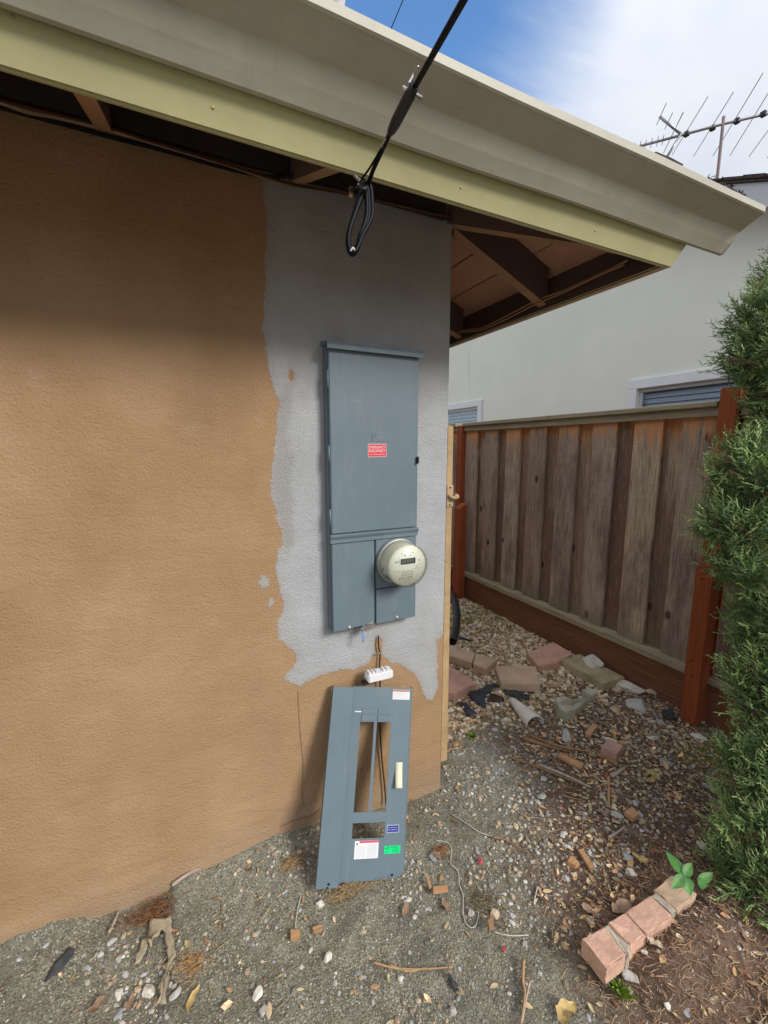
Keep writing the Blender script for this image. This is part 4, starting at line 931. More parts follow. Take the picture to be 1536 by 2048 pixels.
def tbox(name, a, b, mat, bev=0.0):
    bm = bmesh.new(); add_box(bm, a, b)
    if bev: bmesh.ops.bevel(bm, geom=bm.edges[:], offset=bev, segments=2, affect='EDGES')
    mm = bm_mesh(name, bm); mm.transform(MB); return link(name, mm, mat, tb_)
tbox('body', (0, -0.004, -0.008), (Lb, 0.040, 0.024), WHITEP, 0.004)
for k, (u, w2) in enumerate(((0.004, 0.010), (0.020, 0.008), (0.035, 0.006), (0.064, 0.010), (0.080, 0.006))):
    if u + w2 < Lb: tbox('tooth', (u, 0.004, 0.0235), (u + w2, 0.030, 0.031), WHITEP, 0.001)
for k in range(3): tbox('side_clip', (-0.003, 0.004 + k * 0.011, -0.002), (0.0005, 0.010 + k * 0.011, 0.018), WHITEP, 0.001)
bb = box('black_connector', onY(728, 1372, -0.05), onY(757, 1364, -0.05) + Vector((0, 0.035, 0.004)), BLACK, None, 0.002); tag(bb, 'small black connector under the white terminal block', 'connector')

# ------------------------------------------------------------------ cables under the eave and the service drop
Y1 = -0.016
def cab(name, pts, r, mat, label, Ys=Y1): return tag(tube(name, [onY(a, b, Ys if len(q) == 0 else q[0]) for a, b, *q in pts], r, mat), label, 'cable')
cab('eave_cable', [(-260, 140), (-100, 182), (0, 214), (110, 244), (230, 276), (340, 304), (430, 330), (525, 352), (580, 352, -0.05), (625, 344, -0.12), (650, 340, -0.2)], 0.0055, CABLE, 'thick black cable sagging along the top of the tan wall')
TANCAB = simple('painted_cable', (0.30, 0.20, 0.13), 0.6, 0.3, var=0.2)
cab('eave_cable', [(-260, 128), (-100, 170), (0, 205), (60, 225), (140, 240), (240, 266), (360, 302), (470, 334), (540, 358), (590, 372)], 0.0060, TANCAB, 'tan painted cable running beside the black cable under the eave', -0.02)
cab('eave_cable', [(-240, 132), (-80, 172), (0, 200), (100, 226), (220, 256), (300, 282), (420, 318), (560, 362), (600, 372), (700, 389), (800, 414), (870, 432), (903, 440, -0.012)], 0.0038, RUST, 'thin dark brown cable along the wall top to the corner', -0.026)
cab('eave_cable', [(600, 366), (680, 382), (760, 402), (860, 426), (906, 436, -0.014), (911, 447, 0.01), (905, 470, 0.012)], 0.0036, simple('dark_brown_cable', (0.11, 0.065, 0.045), 0.6), 'thin brown cable above the grey patch bending round the corner', -0.035)
SX = 0.476
sc_ = [onX(1256, 520, SX + 0.012), onX(1200, 548, SX + 0.006), onX(1130, 580, SX), onX(1075, 600, SX - 0.006), onX(1020, 628, SX), onX(965, 655, SX), onX(925, 661, SX - 0.006), onX(895, 672, SX), onX(880, 681, SX)]
tag(tube('eave_cable', sc_, 0.0045, EAVE_TAN), 'orange brown painted cable along the inside of the side fascia', 'cable')
tag(tube('eave_cable', [p + Vector((-0.004, 0.01, -0.012 + 0.006 * math.sin(i * 1.3))) for i, p in enumerate(sc_)], 0.0035, EAVE_TAN), 'lower thin painted cable looping under the side eave', 'cable')
# service drop
P0 = onY(731, 366, -0.54); P1 = onY(758, 305, -0.62); P2 = onY(779, 268, -0.70); P3 = onY(829, 172, -0.80); P4 = onY(925, 0, -0.98)
dirw = (P4 - P3).normalized()
drop = empty('service_drop', P0, 'black drop cable with wedge clamp rising from the eave into the sky', 'cable')
tube('cable', [P3 - dirw * 0.01, P3, P4, P4 + dirw * 0.8, P4 + dirw * 3.0, P4 + dirw * 9], 0.0034, CABLE, drop, sm=3)
tube('messenger_wire', [P3 + Vector((0.004, 0, 0.0)), P4 + Vector((0.005, 0, 0.001)), P4 + dirw * 3.0 + Vector((0.008, 0, 0.0))], 0.0016, CABLE, drop, sm=3)
cl = tube('wedge_clamp', [P2, P2.lerp(P3, 0.12), P2.lerp(P3, 0.3), P2.lerp(P3, 0.85), P3], 0.0095, BLACK, drop, sides=8, sm=0, taper=lambda t: (0.55, 0.85, 1.0, 1.0, 0.8)[min(4, int(t * 4.001))])
tube('clamp_pin', [P3 + Vector((-0.01, 0, 0.0)), P3 + Vector((0.0, 0, 0.018)), P3 + dirw * 0.03 + Vector((-0.004, 0, 0.01))], 0.0018, ZINC, cl, sides=5)
tube('clamp_bolt', [P3 - dirw * 0.015 + Vector((-0.016, 0, 0)), P3 - dirw * 0.015 + Vector((0.018, 0, -0.004))], 0.003, ZINC, cl, sides=6, sm=0)
tube('bail_wire', [P2, P1.lerp(P2, 0.5), P1, P0.lerp(P1, 0.4) + Vector((-0.006, 0, 0)), onY(719, 362, -0.525)], 0.0022, CABLE, drop, sides=6)
tube('bail_grip', [P2.lerp(P1, 0.1), P2.lerp(P1, 0.6)], 0.004, ZINC, cl, sides=6, sm=0)
tube('cable', [P2, P2.lerp(P1, 0.5) + Vector((0.002, 0, 0)), P1 + Vector((0.004, 0, 0)), P0.lerp(P1, 0.4) + Vector((0.004, 0, 0)), P0 + Vector((0.004, 0, -0.01))], 0.0045, CABLE, drop)
hk = tube('eye_hook', [onY(708, 350, -0.500), onY(714, 357, -0.525), onY(721, 362, -0.535), onY(722, 368, -0.53), onY(716, 369, -0.525)], 0.0035, ZINC, drop, sides=8)
coil = empty('cable_coil', P0, 'looped coil of spare black cable hanging from the eave hook', 'cable coil')
def loop(name, px, dy, r=0.0048):
    pts = [onY(a, b, -0.54 + dy) for a, b in px]; n = len(pts); ext = pts[-2:] + pts + pts[:3]
    path = smooth_path(ext, 5)[10:10 + 5 * n]; V, F = tube_data(path, r, 8, closed=True); return link(name, mesh(name, V, F, True), CABLE, coil)
base_l = [(727, 362), (722, 385), (710, 425), (699, 462), (696, 490), (702, 507), (712, 503), (722, 475), (735, 435), (736, 405), (733, 375)]
for i, (sx_, sy_, dy) in enumerate(((0, 0, 0), (2.5, -2, -0.004), (-2.5, 1, 0.004), (4.5, -4, -0.006), (7, -9, 0.003), (-4, 0, -0.003), (1.2, -1, 0.006), (5.5, -6, -0.001))):
    loop('cable_loop', [(a + 0.62 * sx_ * (0.3 + 0.7 * (a > 712)) + (5 if (i == 3 and a > 730) else 0), b + sy_ * (b > 450)) for a, b in base_l], dy)
tube('coil_tie', [onY(719, 374, -0.555), onY(728, 378, -0.56), onY(734, 374, -0.552), onY(728, 370, -0.525), onY(719, 374, -0.555)], 0.004, BLACK, coil, sides=6)
tube('coil_tie', [onY(701, 502, -0.552), onY(706, 496, -0.556), onY(709, 500, -0.552)], 0.002, WHITEP, coil, sides=6)
tag(tube('coax_lead', [onY(672, 350, -0.3), onY(682, 366, -0.34), onY(700, 380, -0.38), onY(712, 376, -0.50)], 0.003, CABLE), 'thin black lead sagging from the eave to the coil', 'cable')
tag(lathe('brass_connector', [(0, -0.012), (0.005, -0.012), (0.006, -0.006), (0.0045, 0.0), (0.006, 0.004), (0.005, 0.010), (0, 0.011)], simple('brass', (0.62, 0.55, 0.33), 0.4, 0.5, 0.6), None, 12, 'Z', onY(702, 383, -0.385)), 'tiny pale connector on the thin lead beside the coil', 'connector')

# ------------------------------------------------------------------ pavers, slabs, rocks, debris
def gpt(px, py, h=0.0):
    p = onZ(px, py, 0.0)
    for _ in range(4): p = onZ(px, py, float(gz(p.x, p.y)) + h)
    return p
def slab(name, px, th, h, mat, label, cat, bev=0.004, tilt=None):
    pts = [onZ(a, b, h + (tilt[i] if tilt else 0)) for i, (a, b) in enumerate(px)]
    return tag(prism(name, pts, (0, 0, -th), mat, bev=bev), label, cat)
slab('paver', [(990, 1331), (1072, 1332), (1080, 1368), (1002, 1367)], 0.055, 0.06, PAVER_TAN, 'tan square paver in the middle of the gravel', 'paver')
slab('paver', [(1055, 1306), (1106, 1283), (1146, 1307), (1116, 1325), (1076, 1332)], 0.05, 0.05, PAVER_PINK, 'pink paver tilted beside the mossy slab', 'paver')
slab('paver', [(1122, 1320), (1158, 1307), (1250, 1354), (1208, 1368)], 0.055, 0.055, PAVER_MOSS, 'long mossy tan slab against the fence kickboard', 'slab')
slab('paver', [(872, 1292), (905, 1290), (950, 1306), (944, 1326), (893, 1310)], 0.05, 0.05, PAVER_TAN, 'cracked brown paver half next to the black pipe end', 'paver')
slab('paver', [(951, 1306), (995, 1318), (972, 1339), (946, 1327)], 0.05, 0.05, PAVER_TAN, 'small broken paver corner right of the crack', 'paver')
slab('paver', [(868, 1345), (898, 1330), (953, 1366), (908, 1387), (872, 1378)], 0.055, 0.06, PAVER_PINK, 'pinkish paver corner showing beside the gate jamb foot', 'paver')
# wedge of concrete
cp = [onZ(1112, 1394, 0.10), onZ(1130, 1391, 0.11), onZ(1144, 1400, 0.09), onZ(1175, 1392, 0.05), onZ(1180, 1398, 0.03), onZ(1150, 1420, 0.05), onZ(1130, 1425, 0.06), onZ(1116, 1412, 0.07)]
tag(prism('concrete_chunk', cp, (0, 0, -0.11), CONC, bev=0.003, jit=0.002), 'greenish grey pointed concrete chunk below the mossy slab', 'concrete chunk')
tag(prism('concrete_chunk', [onZ(1163, 1378, .05), onZ(1190, 1377, .05), onZ(1194, 1386, .04), onZ(1182, 1391, .04)], (0, 0, -0.06), CONC, bev=0.003), 'small flat greenish concrete piece beside the pointed chunk', 'concrete chunk')

def rock_mesh(name, sx, sy, sz, seed, ang=0.22, sub=3):
    rr = np.random.RandomState(seed); bm = bmesh.new(); bmesh.ops.create_icosphere(bm, subdivisions=sub, radius=1.0)
    pl = [(Vector(rr.normal(size=3)).normalized(), rr.uniform(0.42, 0.8)) for _ in range(11)]
    for v in bm.verts:
        co = v.co.copy(); 
        for n_, d in pl:
            e = co.dot(n_) - d
            if e > 0: co -= n_ * e * 0.97
        co *= 1 + ang * 0.25 * (rr.rand() - 0.5)
        v.co = Vector((co.x * sx, co.y * sy, co.z * sz))
    return bm_mesh(name, bm, False)
def rock(px, py, wpx, hpx, mat, label, seed, lift=0.5, cat='stone', smooth=False, rotz=None):
    p = gpt(px, py); dist = (Vector(p) - Vector(CAM)).dot(Vector(FWD)); s = wpx / FPX * dist * 0.58
    vz = max(0.35, 0.55 * hpx / wpx)
    me = rock_mesh('rock', s * 1.12, s * 0.95, s * min(0.9, vz), seed)
    if smooth: me.polygons.foreach_set('use_smooth', [True] * len(me.polygons))
    o = link('rock', me, mat, None, (p.x, p.y, p.z + s * vz * lift)); o.rotation_euler = (random.uniform(-.25, .25), random.uniform(-.25, .25), random.uniform(0, 6) if rotz is None else rotz)
    return tag(o, label, cat)
r_ = rock(1186, 1316, 36, 28, ROCK_W, 'white lump of rock sitting on the mossy slab', 21, 0.9); r_.location = onZ(1186, 1322, 0.075)
rock(1050, 1272, 28, 16, ROCK_T, 'flat tan stone on the gravel behind the pink paver', 22)
rock(1262, 1380, 46, 26, ROCK_W, 'white jagged rock in front of the end of the long mossy slab', 23)
rock(1236, 1384, 22, 26, ROCK_T, 'tan pointed rock left of the white jagged rock', 24, 0.6)
rock(1302, 1388, 26, 22, ROCK_T, 'tan rock against the kickboard, right of white jagged rock', 25, 0.6)
rock(1275, 1414, 40, 28, ROCK_G, 'grey rock below the white jagged rock by the fence', 26)
rock(1232, 1425, 24, 24, ROCK_T, 'tan grey rock left of the grey rock', 27)
rock(1408, 1436, 26, 14, ROCK_B, 'smooth blue grey cobble at the right foot of the short post', 28, smooth=True)
rock(1404, 1443, 16, 12, ROCK_G, 'small grey cobble leaning on the blue grey cobble', 29, smooth=True)
rock(1397, 1475, 24, 14, ROCK_W, 'pale broken stone on the gravel right of the short post', 30)
rock(1330, 1530, 20, 22, ROCK_B, 'oval blue grey pebble on the gravel left of the shrub', 31, smooth=True)
rock(1303, 1479, 14, 12, ROCK_W, 'round cream pebble near the short red post', 32, smooth=True)
rock(1317, 1444, 14, 10, ROCK_B, 'small slate blue pebble left of the short red post', 33, smooth=True)
rock(1220, 1484, 26, 18, ROCK_W, 'white rock lump above the reddish brick fragment', 34)
rock(1132, 1476, 28, 26, ROCK_G, 'flat round grey stone among the sticks', 35)
rock(1235, 1634, 24, 14, ROCK_G, 'grey stone in the leaf litter below the sticks', 36, smooth=True)
rock(1404, 1696, 20, 16, ROCK_W, 'pale pitted stone under the edge of the shrub', 37)
rock(1254, 1718, 20, 16, ROCK_B, 'grey cobble left of the green leafy sprout', 38, smooth=True)
rock(1262, 1750, 20, 22, ROCK_W, 'white triangular stone left of the brick edging', 39)
rock(1262, 1957, 30, 24, ROCK_G, 'grey and tan stone leaning near the front brick end', 40)
rock(1335, 2014, 14, 24, ROCK_W, 'white teardrop stone on the brown needles', 41)
rock(1374, 2024, 16, 14, ROCK_G, 'small grey stone right of the white teardrop stone', 42, smooth=True)
rock(1288, 1905, 14, 12, ROCK_W, 'cream pebble in the needles beside the bricks', 43, smooth=True)
rock(1125, 1672, 16, 14, ROCK_W, 'rounded cream pebble on dirt between the cover and the bricks', 44, smooth=True)
rock(1084, 1596, 18, 12, ROCK_G, 'grey stone on bare dirt at the edge of the litter', 45)
rock(1088, 1559, 14, 18, ROCK_B, 'upright blue grey stone near the brown twigs', 46)
rock(655, 1920, 18, 24, ROCK_W, 'grey white stone on dirt below the leaning cover', 47)
rock(641, 1812, 16, 22, ROCK_W, 'pale angular stone just below the cover foot', 48)
rock(515, 1993, 20, 38, ROCK_W, 'tall white stone flake at the bottom edge of the yard', 49)
rock(526, 2025, 22, 22, ROCK_G, 'grey white stone below the tall white flake', 50)
rock(225, 1884, 18, 24, ROCK_G, 'pale grey stone beside the torn burlap', 51)
rock(297, 1985, 26, 24, ROCK_W, 'white shell like stone below the burlap', 52)
rock(238, 1990, 20, 16, ROCK_W, 'white flat chip left of the shell like stone', 53)
rock(350, 1992, 22, 18, ROCK_G, 'flat grey stone right of the burlap strip', 54)
rock(240, 2030, 18, 26, ROCK_B, 'grey green stone near the bottom left', 55)
rock(802, 1957, 14, 14, ROCK_W, 'white pebble pair piece below the straw bundle', 56, smooth=True)
rock(942, 1826, 16, 18, ROCK_G, 'grey pebble beside the white string loop', 57, smooth=True)
rock(866, 1716, 20, 14, ROCK_B, 'grey gravel lump right of the cover edge', 58)
rock(990, 1832, 22, 22, ROCK_T, 'brown stone next to the fibre clump', 59)

# reddish brick fragment, wood blocks, sticks, chips
def block(name, px, th, h, mat, label, cat, bev=0.002): return slab(name, px, th, h, mat, label, cat, bev)
block('brick_fragment', [(1202, 1494), (1216, 1477), (1248, 1490), (1234, 1508)], 0.05, 0.055, paver_mat('stained_brick', (0.50, 0.32, 0.26)), 'pinkish brick fragment lying among sticks and leaves', 'brick fragment')
block('wood_block', [(1170, 1466), (1186, 1445), (1195, 1450), (1180, 1472)], 0.02, 0.04, CHIPWOOD, 'short squared wood piece leaning above the sticks', 'wood block')
block('wood_block', [(1248, 1622), (1264, 1612), (1280, 1628), (1266, 1637)], 0.02, 0.03, CHIPWOOD, 'pale squared wood block right of the dirt', 'wood block')
block('wood_block', [(1134, 1722), (1142, 1709), (1160, 1724), (1152, 1730)], 0.02, 0.025, CHIPWOOD, 'short pale wood block on dirt left of the brick edging', 'wood block')
block('wood_block', [(1155, 1698), (1166, 1696), (1188, 1730), (1180, 1738)], 0.014, 0.02, CHIPWOOD, 'long thin wood piece right of the short pale block', 'wood block')
block('wood_block', [(580, 1858), (600, 1857), (600, 1878), (581, 1879)], 0.01, 0.014, CHIPWOOD, 'square orange wood chip below the cover foot', 'wood chip')
block('wood_block', [(865, 1772), (895, 1768), (896, 1780), (866, 1784)], 0.012, 0.014, CHIPWOOD, 'rectangular orange wood chip right of the cover foot', 'wood chip')
block('wood_block', [(851, 1754), (857, 1750), (864, 1773), (858, 1776)], 0.008, 0.012, CHIPWOOD, 'narrow wood splinter standing beside the rectangular chip', 'wood chip')
block('wood_block', [(624, 1853), (643, 1847), (646, 1858), (627, 1865)], 0.008, 0.012, CHIPWOOD, 'pale wood chip right of the square orange chip', 'wood chip')
block('wood_block', [(974, 1840), (985, 1828), (988, 1845), (978, 1856)], 0.02, 0.03, BARK, 'dark brown wood chunk beside the brown stone', 'wood chip')
block('wood_block', [(393, 1786), (399, 1785), (401, 1822), (396, 1823)], 0.006, 0.010, CHIPWOOD, 'narrow orange wood splinter on the dirt under the wall', 'wood chip')
block('wood_block', [(438, 1834), (441, 1832), (439, 1862), (436, 1862)], 0.005, 0.008, CHIPWOOD, 'thin orange splinter right of the narrow orange one', 'wood chip')
def stick(px, r, mat, label, h=0.012, cat='stick', taper=True):
    pts = [gpt(a, b, h + (q[0] if q else 0)) for a, b, *q in px]
    return tag(tube('stick', pts, r * (1.15 if pts[0].y > -0.45 and pts[0].x > 0.3 else 0.75), mat, sides=7, sm=4, taper=(lambda t: 1 - 0.45 * t) if taper else None), label, cat)
stick([(1120, 1512), (1143, 1524), (1166, 1534)], 0.017, CHIPWOOD, 'thick barkless branch piece on the litter heap', taper=False)
stick([(1045, 1476), (1090, 1490), (1140, 1502)], 0.011, BARK, 'long brown stick at the top of the litter heap')
stick([(1060, 1470), (1110, 1490), (1160, 1500), (1200, 1504)], 0.006, BARK, 'thin curved brown twig over the long stick', 0.03)
stick([(1222, 1552), (1236, 1545), (1250, 1535)], 0.010, GREYWOOD, 'short grey stick pointing at the brick fragment')
stick([(1217, 1555), (1218, 1585), (1217, 1614)], 0.006, CHIPWOOD, 'thin tan stick lying upright below the short grey stick')
stick([(1200, 1508), (1220, 1520), (1236, 1531)], 0.014, BARK, 'flat brown bark strip under the brick fragment', 0.015)
stick([(1020, 1514), (1080, 1536), (1130, 1556), (1178, 1574)], 0.005, BARK, 'long dark twig along the edge of the bare dirt')
stick([(1080, 1530), (1130, 1550), (1182, 1575)], 0.0065, GREYWOOD, 'grey split twig next to the long dark twig', 0.02)
stick([(985, 1674), (1010, 1679), (1035, 1694), (1058, 1705)], 0.006, BARK, 'dark crooked twig on the bare dirt right of the cover')
stick([(1217, 1675), (1236, 1664), (1250, 1652)], 0.007, GREYWOOD, 'weathered grey stick in the leaves below the heap')
stick([(745, 1924), (790, 1936), (840, 1938), (905, 1934)], 0.004, CHIPWOOD, 'long straw coloured stalk near the bottom centre')
stick([(778, 1930), (815, 1942), (850, 1936)], 0.006, STRAW, 'bundle of broken straw on the long stalk', 0.01)
stick([(1048, 1918), (1046, 1960), (1050, 1990), (1042, 2048)], 0.006, CHIPWOOD, 'long tan stick at the bottom beside the needles')
stick([(1060, 1962), (1052, 2000), (1044, 2046)], 0.005, GREYWOOD, 'grey brown stick crossing the long tan stick')
stick([(1010, 1908), (1000, 1880), (1012, 1858)], 0.002, BARK, 'fine brown twig near the white string')
stick([(903, 1905), (898, 1935), (893, 1960)], 0.003, BARK, 'thin upright twig above the black scrap')
stick([(345, 1770), (365, 1755), (385, 1743), (402, 1737)], 0.009, GREYWOOD, 'rotten grey stick against the foot of the wall', 0.015)
stick([(218, 1865), (228, 1845), (238, 1822)], 0.006, GREYWOOD, 'short grey splinter standing at the wall foot', 0.02)
stick([(895, 1502), (905, 1487), (920, 1480), (915, 1496)], 0.004, BARK, 'dry curled root at the foot of the gate jamb', 0.02)
stick([(888, 1508), (902, 1498), (925, 1496)], 0.003, CHIPWOOD, 'dry pale stalk at the foot of the gate jamb', 0.03)
# white strings
def string(px, label, r=0.0016): return tag(tube('string', [gpt(a, b, 0.006) for a, b in px], r, STRING, sides=6, sm=5), label, 'string')
string([(872, 1681), (895, 1685), (903, 1700), (902, 1728), (916, 1742), (919, 1770), (926, 1790), (927, 1830), (936, 1852), (950, 1853), (956, 1835), (957, 1820)], 'long white string curling over the dirt right of the cover')
string([(968, 1770), (972, 1785), (976, 1803)], 'short white thread at the fibre clump', 0.0016)
string([(901, 1627), (930, 1645), (960, 1665), (990, 1674)], 'pale thin root like string beside the dark twig', 0.0018)
string([(602, 1792), (596, 1815), (592, 1840), (591, 1856)], 'white string leading to the square orange chip')
string([(1075, 1774), (1070, 1795), (1068, 1808)], 'white straight thread left of the brick edging', 0.002)
string([(988, 1864), (1020, 1871), (1057, 1870)], 'white thread lying sideways near the litter edge', 0.002)
# clay pipe piece: half-round shell, pointed rear
bm = bmesh.new(); pa = gpt(1022, 1402, 0.0); pb = gpt(1070, 1452, 0.0); ax_ = (pb - pa); L = ax_.length; ax_.normalize(); sd2 = Vector((-ax_.y, ax_.x, 0)); grid = []
for i in range(13):
    t = i / 12; r = 0.016 + 0.042 * t ** 0.8; c = pa.lerp(pb, t); row = []
    for k in range(11):
        a = math.radians(-25 + 230 * k / 10); row.append(bm.verts.new(c + sd2 * math.cos(a) * r + Vector((0, 0, 1)) * (math.sin(a) * r * 0.85 + 0.012)))
    grid.append(row)
for i in range(12):
    for k in range(10): bm.faces.new((grid[i][k], grid[i][k + 1], grid[i + 1][k + 1], grid[i + 1][k]))
pp = link('pipe_piece', bm_mesh('pipe_piece', bm, True), PIPE); sm_ = pp.modifiers.new('wall', 'SOLIDIFY'); sm_.thickness = 0.007; tag(pp, 'broken white clay pipe shell lying on the gravel', 'pipe')
# corrugated pipe by the jamb
hose = [gpt(896, 1172, 0.03), gpt(903, 1186, 0.03), gpt(911, 1206, 0.03), gpt(914, 1232, 0.03), gpt(912, 1258, 0.03), gpt(905, 1283, 0.035)]
path = smooth_path(hose, 14); n = len(path)
V, F = tube_data(path, 0.031, 14, taper=lambda t: 1.0 + 0.04 * math.sin(t * 260), cap=False)
ho = link('drain_pipe', mesh('drain_pipe', V, F, True), HOSE); sm_ = ho.modifiers.new('wall', 'SOLIDIFY'); sm_.thickness = 0.006; tag(ho, 'black corrugated drain pipe curving behind the gate jamb', 'pipe')
tag(tube('rubber_strip', [gpt(918, 1275, 0.02), gpt(930, 1278, 0.015), (gpt(945, 1283, 0.012))], 0.010, HOSE, sides=6), 'short black rubber strip beside the drain pipe end', 'rubber strip')
# black felt scraps, dark soil clod
def sheet(name, px, mat, label, cat, h=0.012, jit=0.006, th=0.003):
    pts = [gpt(a, b, h) for a, b in px]; c = sum(pts, Vector()) / len(pts); bm = bmesh.new()
    vs = [bm.verts.new(p) for p in pts]; bm.faces.new(vs)
    bmesh.ops.triangulate(bm, faces=bm.faces[:]); bmesh.ops.subdivide_edges(bm, edges=bm.edges[:], cuts=3, use_grid_fill=True)
    for v in bm.verts: v.co += Vector((random.uniform(-jit, jit) * .5, random.uniform(-jit, jit) * .5, random.uniform(-jit * .3, jit)))
    o = link(name, bm_mesh(name, bm, True), mat); s_ = o.modifiers.new('thick', 'SOLIDIFY'); s_.thickness = th; return tag(o, label, cat)
sheet('felt_scrap', [(938, 1385), (960, 1380), (990, 1368), (995, 1372), (975, 1390), (968, 1400), (973, 1418), (962, 1415), (945, 1398)], FELT, 'crumpled black felt scrap below the pink paver corner', 'felt scrap', 0.015, 0.010)
sheet('felt_scrap', [(1002, 1376), (1030, 1382), (1058, 1394), (1060, 1402), (1040, 1398), (1010, 1388)], FELT, 'black felt scrap behind the white clay pipe', 'felt scrap', 0.015, 0.010)
sheet('felt_scrap', [(918, 1406), (930, 1405), (955, 1428), (950, 1436), (930, 1424)], FELT, 'narrow dark grey felt strip left of the soil clod', 'felt scrap', 0.012)
sheet('felt_scrap', [(1325, 1420), (1345, 1420), (1355, 1438), (1340, 1440), (1326, 1432)], FELT, 'black plastic scrap at the left foot of the short post', 'felt scrap', 0.015, 0.012)
sheet('felt_scrap', [(88, 1966), (108, 1930), (138, 1897), (148, 1900), (146, 1912), (120, 1945)], FELT, 'dark grey pointed shingle shard on dirt at bottom left', 'shingle shard', 0.008, 0.002)
sheet('felt_scrap', [(894, 1950), (900, 1948), (914, 1972), (918, 1984), (910, 1985), (900, 1966)], FELT, 'small black scrap below the straw stalk', 'plastic scrap', 0.010, 0.004)
sheet('felt_scrap', [(1096, 1866), (1100, 1866), (1104, 1895), (1100, 1898)], FELT, 'thin black sliver near the front brick end', 'plastic scrap', 0.006, 0.002)
rock(988, 1402, 44, 36, SOIL, 'dark brown soil clod between the felt scraps', 61, 0.2, 'soil clod')
sheet('red_scrap', [(958, 1715), (963, 1717), (964, 1727), (960, 1731), (957, 1723)], PINK, 'tiny bright red plastic scrap on the dirt', 'plastic scrap', 0.008, 0.003)
sheet('red_scrap', [(1004, 1893), (1010, 1895), (1012, 1904), (1006, 1905)], PINK, 'tiny pink scrap near the bottom sticks', 'plastic scrap', 0.006, 0.002)
# burlap shreds and fibre clumps
sheet('burlap_shred', [(300, 1840), (343, 1834), (344, 1870), (352, 1905), (345, 1930), (335, 1962), (330, 2012), (314, 2008), (326, 1960), (338, 1925), (333, 1890), (325, 1862), (308, 1878), (300, 1898), (297, 1880)], BURLAP, 'torn strip of pale burlap on the dirt under the wall', 'burlap', 0.014, 0.006)
sheet('burlap_shred', [(285, 1880), (296, 1872), (293, 1900), (280, 1925), (268, 1930), (276, 1905)], BURLAP, 'small burlap tatter left of the long torn strip', 'burlap', 0.010, 0.004)
def fibre(px, py, w, d, hgt, n, mat, label, cat, seed, L=0.03):
    rr = np.random.RandomState(seed); c = gpt(px, py); V = []; F = []
    for i in range(n):
        p = c + Vector((rr.normal() * w, rr.normal() * d, abs(rr.normal()) * hgt)); dv = Vector((rr.normal(), rr.normal(), rr.normal() * 0.35)).normalized() * L * rr.uniform(.4, 1)
        e = dv.orthogonal().normalized() * 0.0007; k = len(V); V += [tuple(p - dv - e), tuple(p - dv + e), tuple(p + dv * .2 + Vector((0, 0, .004)) + e), tuple(p + dv * .2 + Vector((0, 0, .004)) - e), tuple(p + dv)]
        F += [(k, k + 1, k + 2), (k, k + 2, k + 3), (k + 3, k + 2, k + 4)]
    return tag(link('fibre_clump', np_mesh('fibre_clump', V, F), mat), label, cat, kind='stuff')
fibre(310, 1828, 0.055, 0.02, 0.012, 500, simple('rust_fibre', (0.20, 0.095, 0.04), 0.95), 'rust brown fibre clump above the burlap', 'fibre clump', 1, 0.02)
fibre(385, 1930, 0.02, 0.02, 0.006, 160, simple('orange_fibre', (0.42, 0.25, 0.11), 0.95), 'orange straw clump right of the burlap', 'fibre clump', 2, 0.025)
fibre(580, 1730, 0.022, 0.014, 0.008, 160, STRAW, 'fluffy straw and down clump left of the cover', 'fibre clump', 3)
fibre(690, 1786, 0.028, 0.012, 0.006, 260, STRAW, 'matted straw tuft under the cover foot', 'fibre clump', 4)
fibre(745, 1764, 0.045, 0.006, 0.003, 160, STRAW, 'thin line of straw along the cover bottom edge', 'fibre clump', 5)
fibre(965, 1808, 0.025, 0.02, 0.010, 300, simple('grey_fibre', (0.22, 0.18, 0.11), 0.95), 'brown grey fibre clump inside the string loop', 'fibre clump', 6, 0.02)
fibre(880, 1705, 0.018, 0.012, 0.008, 150, simple('bark_fibre', (0.26, 0.14, 0.07), 0.95), 'dark frayed bark bit beside the white string', 'fibre clump', 7, 0.02)
# notable leaves
def leaf_thing(px, py, L, W, mat, label, rz, h=0.008, cat='leaf', curl=0.3):
    p = gpt(px, py, h); bm = bmesh.new(); rows = []
    for i in range(9):
        t = i / 8; w = W * math.sin(math.pi * min(1, t * 0.98 + 0.01)) ** 0.8; zc = curl * L * (t - 0.5) ** 2 + random.uniform(-.03, .03) * L; bd_ = 0.18 * L * math.sin(t * 3 + px); wa = w * random.uniform(.7, 1.1); wb = w * random.uniform(.7, 1.1)
        rows.append([bm.verts.new((L * (t - .5), bd_ - wa / 2, zc + random.uniform(.0, .45) * w)), bm.verts.new((L * (t - .5), bd_, zc)), bm.verts.new((L * (t - .5), bd_ + wb / 2, zc + random.uniform(.0, .45) * w))])
    for a, b in zip(rows[:-1], rows[1:]):
        for k in range(2): bm.faces.new((a[k], a[k + 1], b[k + 1], b[k]))
    o = link('fallen_leaf', bm_mesh('fallen_leaf', bm, True), mat, None, p); o.rotation_euler = (0, 0, rz); return tag(o, label, cat)
leaf_thing(1306, 1550, 0.07, 0.045, LEAFY, 'yellow broad leaf on the gravel left of the shrub', 1.1)
leaf_thing(1300, 1560, 0.05, 0.035, LEAFY, 'second yellow leaf overlapping the broad yellow leaf', 2.8)
leaf_thing(876, 1710, 0.05, 0.03, LEAFB, 'orange brown curled leaf right of the cover', -0.5)
leaf_thing(1285, 1716, 0.07, 0.03, LEAFY, 'tan curled leaf left of the green sprout', -0.9)
leaf_thing(1240, 1815, 0.07, 0.05, LEAFB, 'large brown curled leaf behind the brick edging', 0.3)
leaf_thing(1180, 1822, 0.05, 0.03, LEAFB, 'dark brown folded leaf left of the brick edging', 1.3)
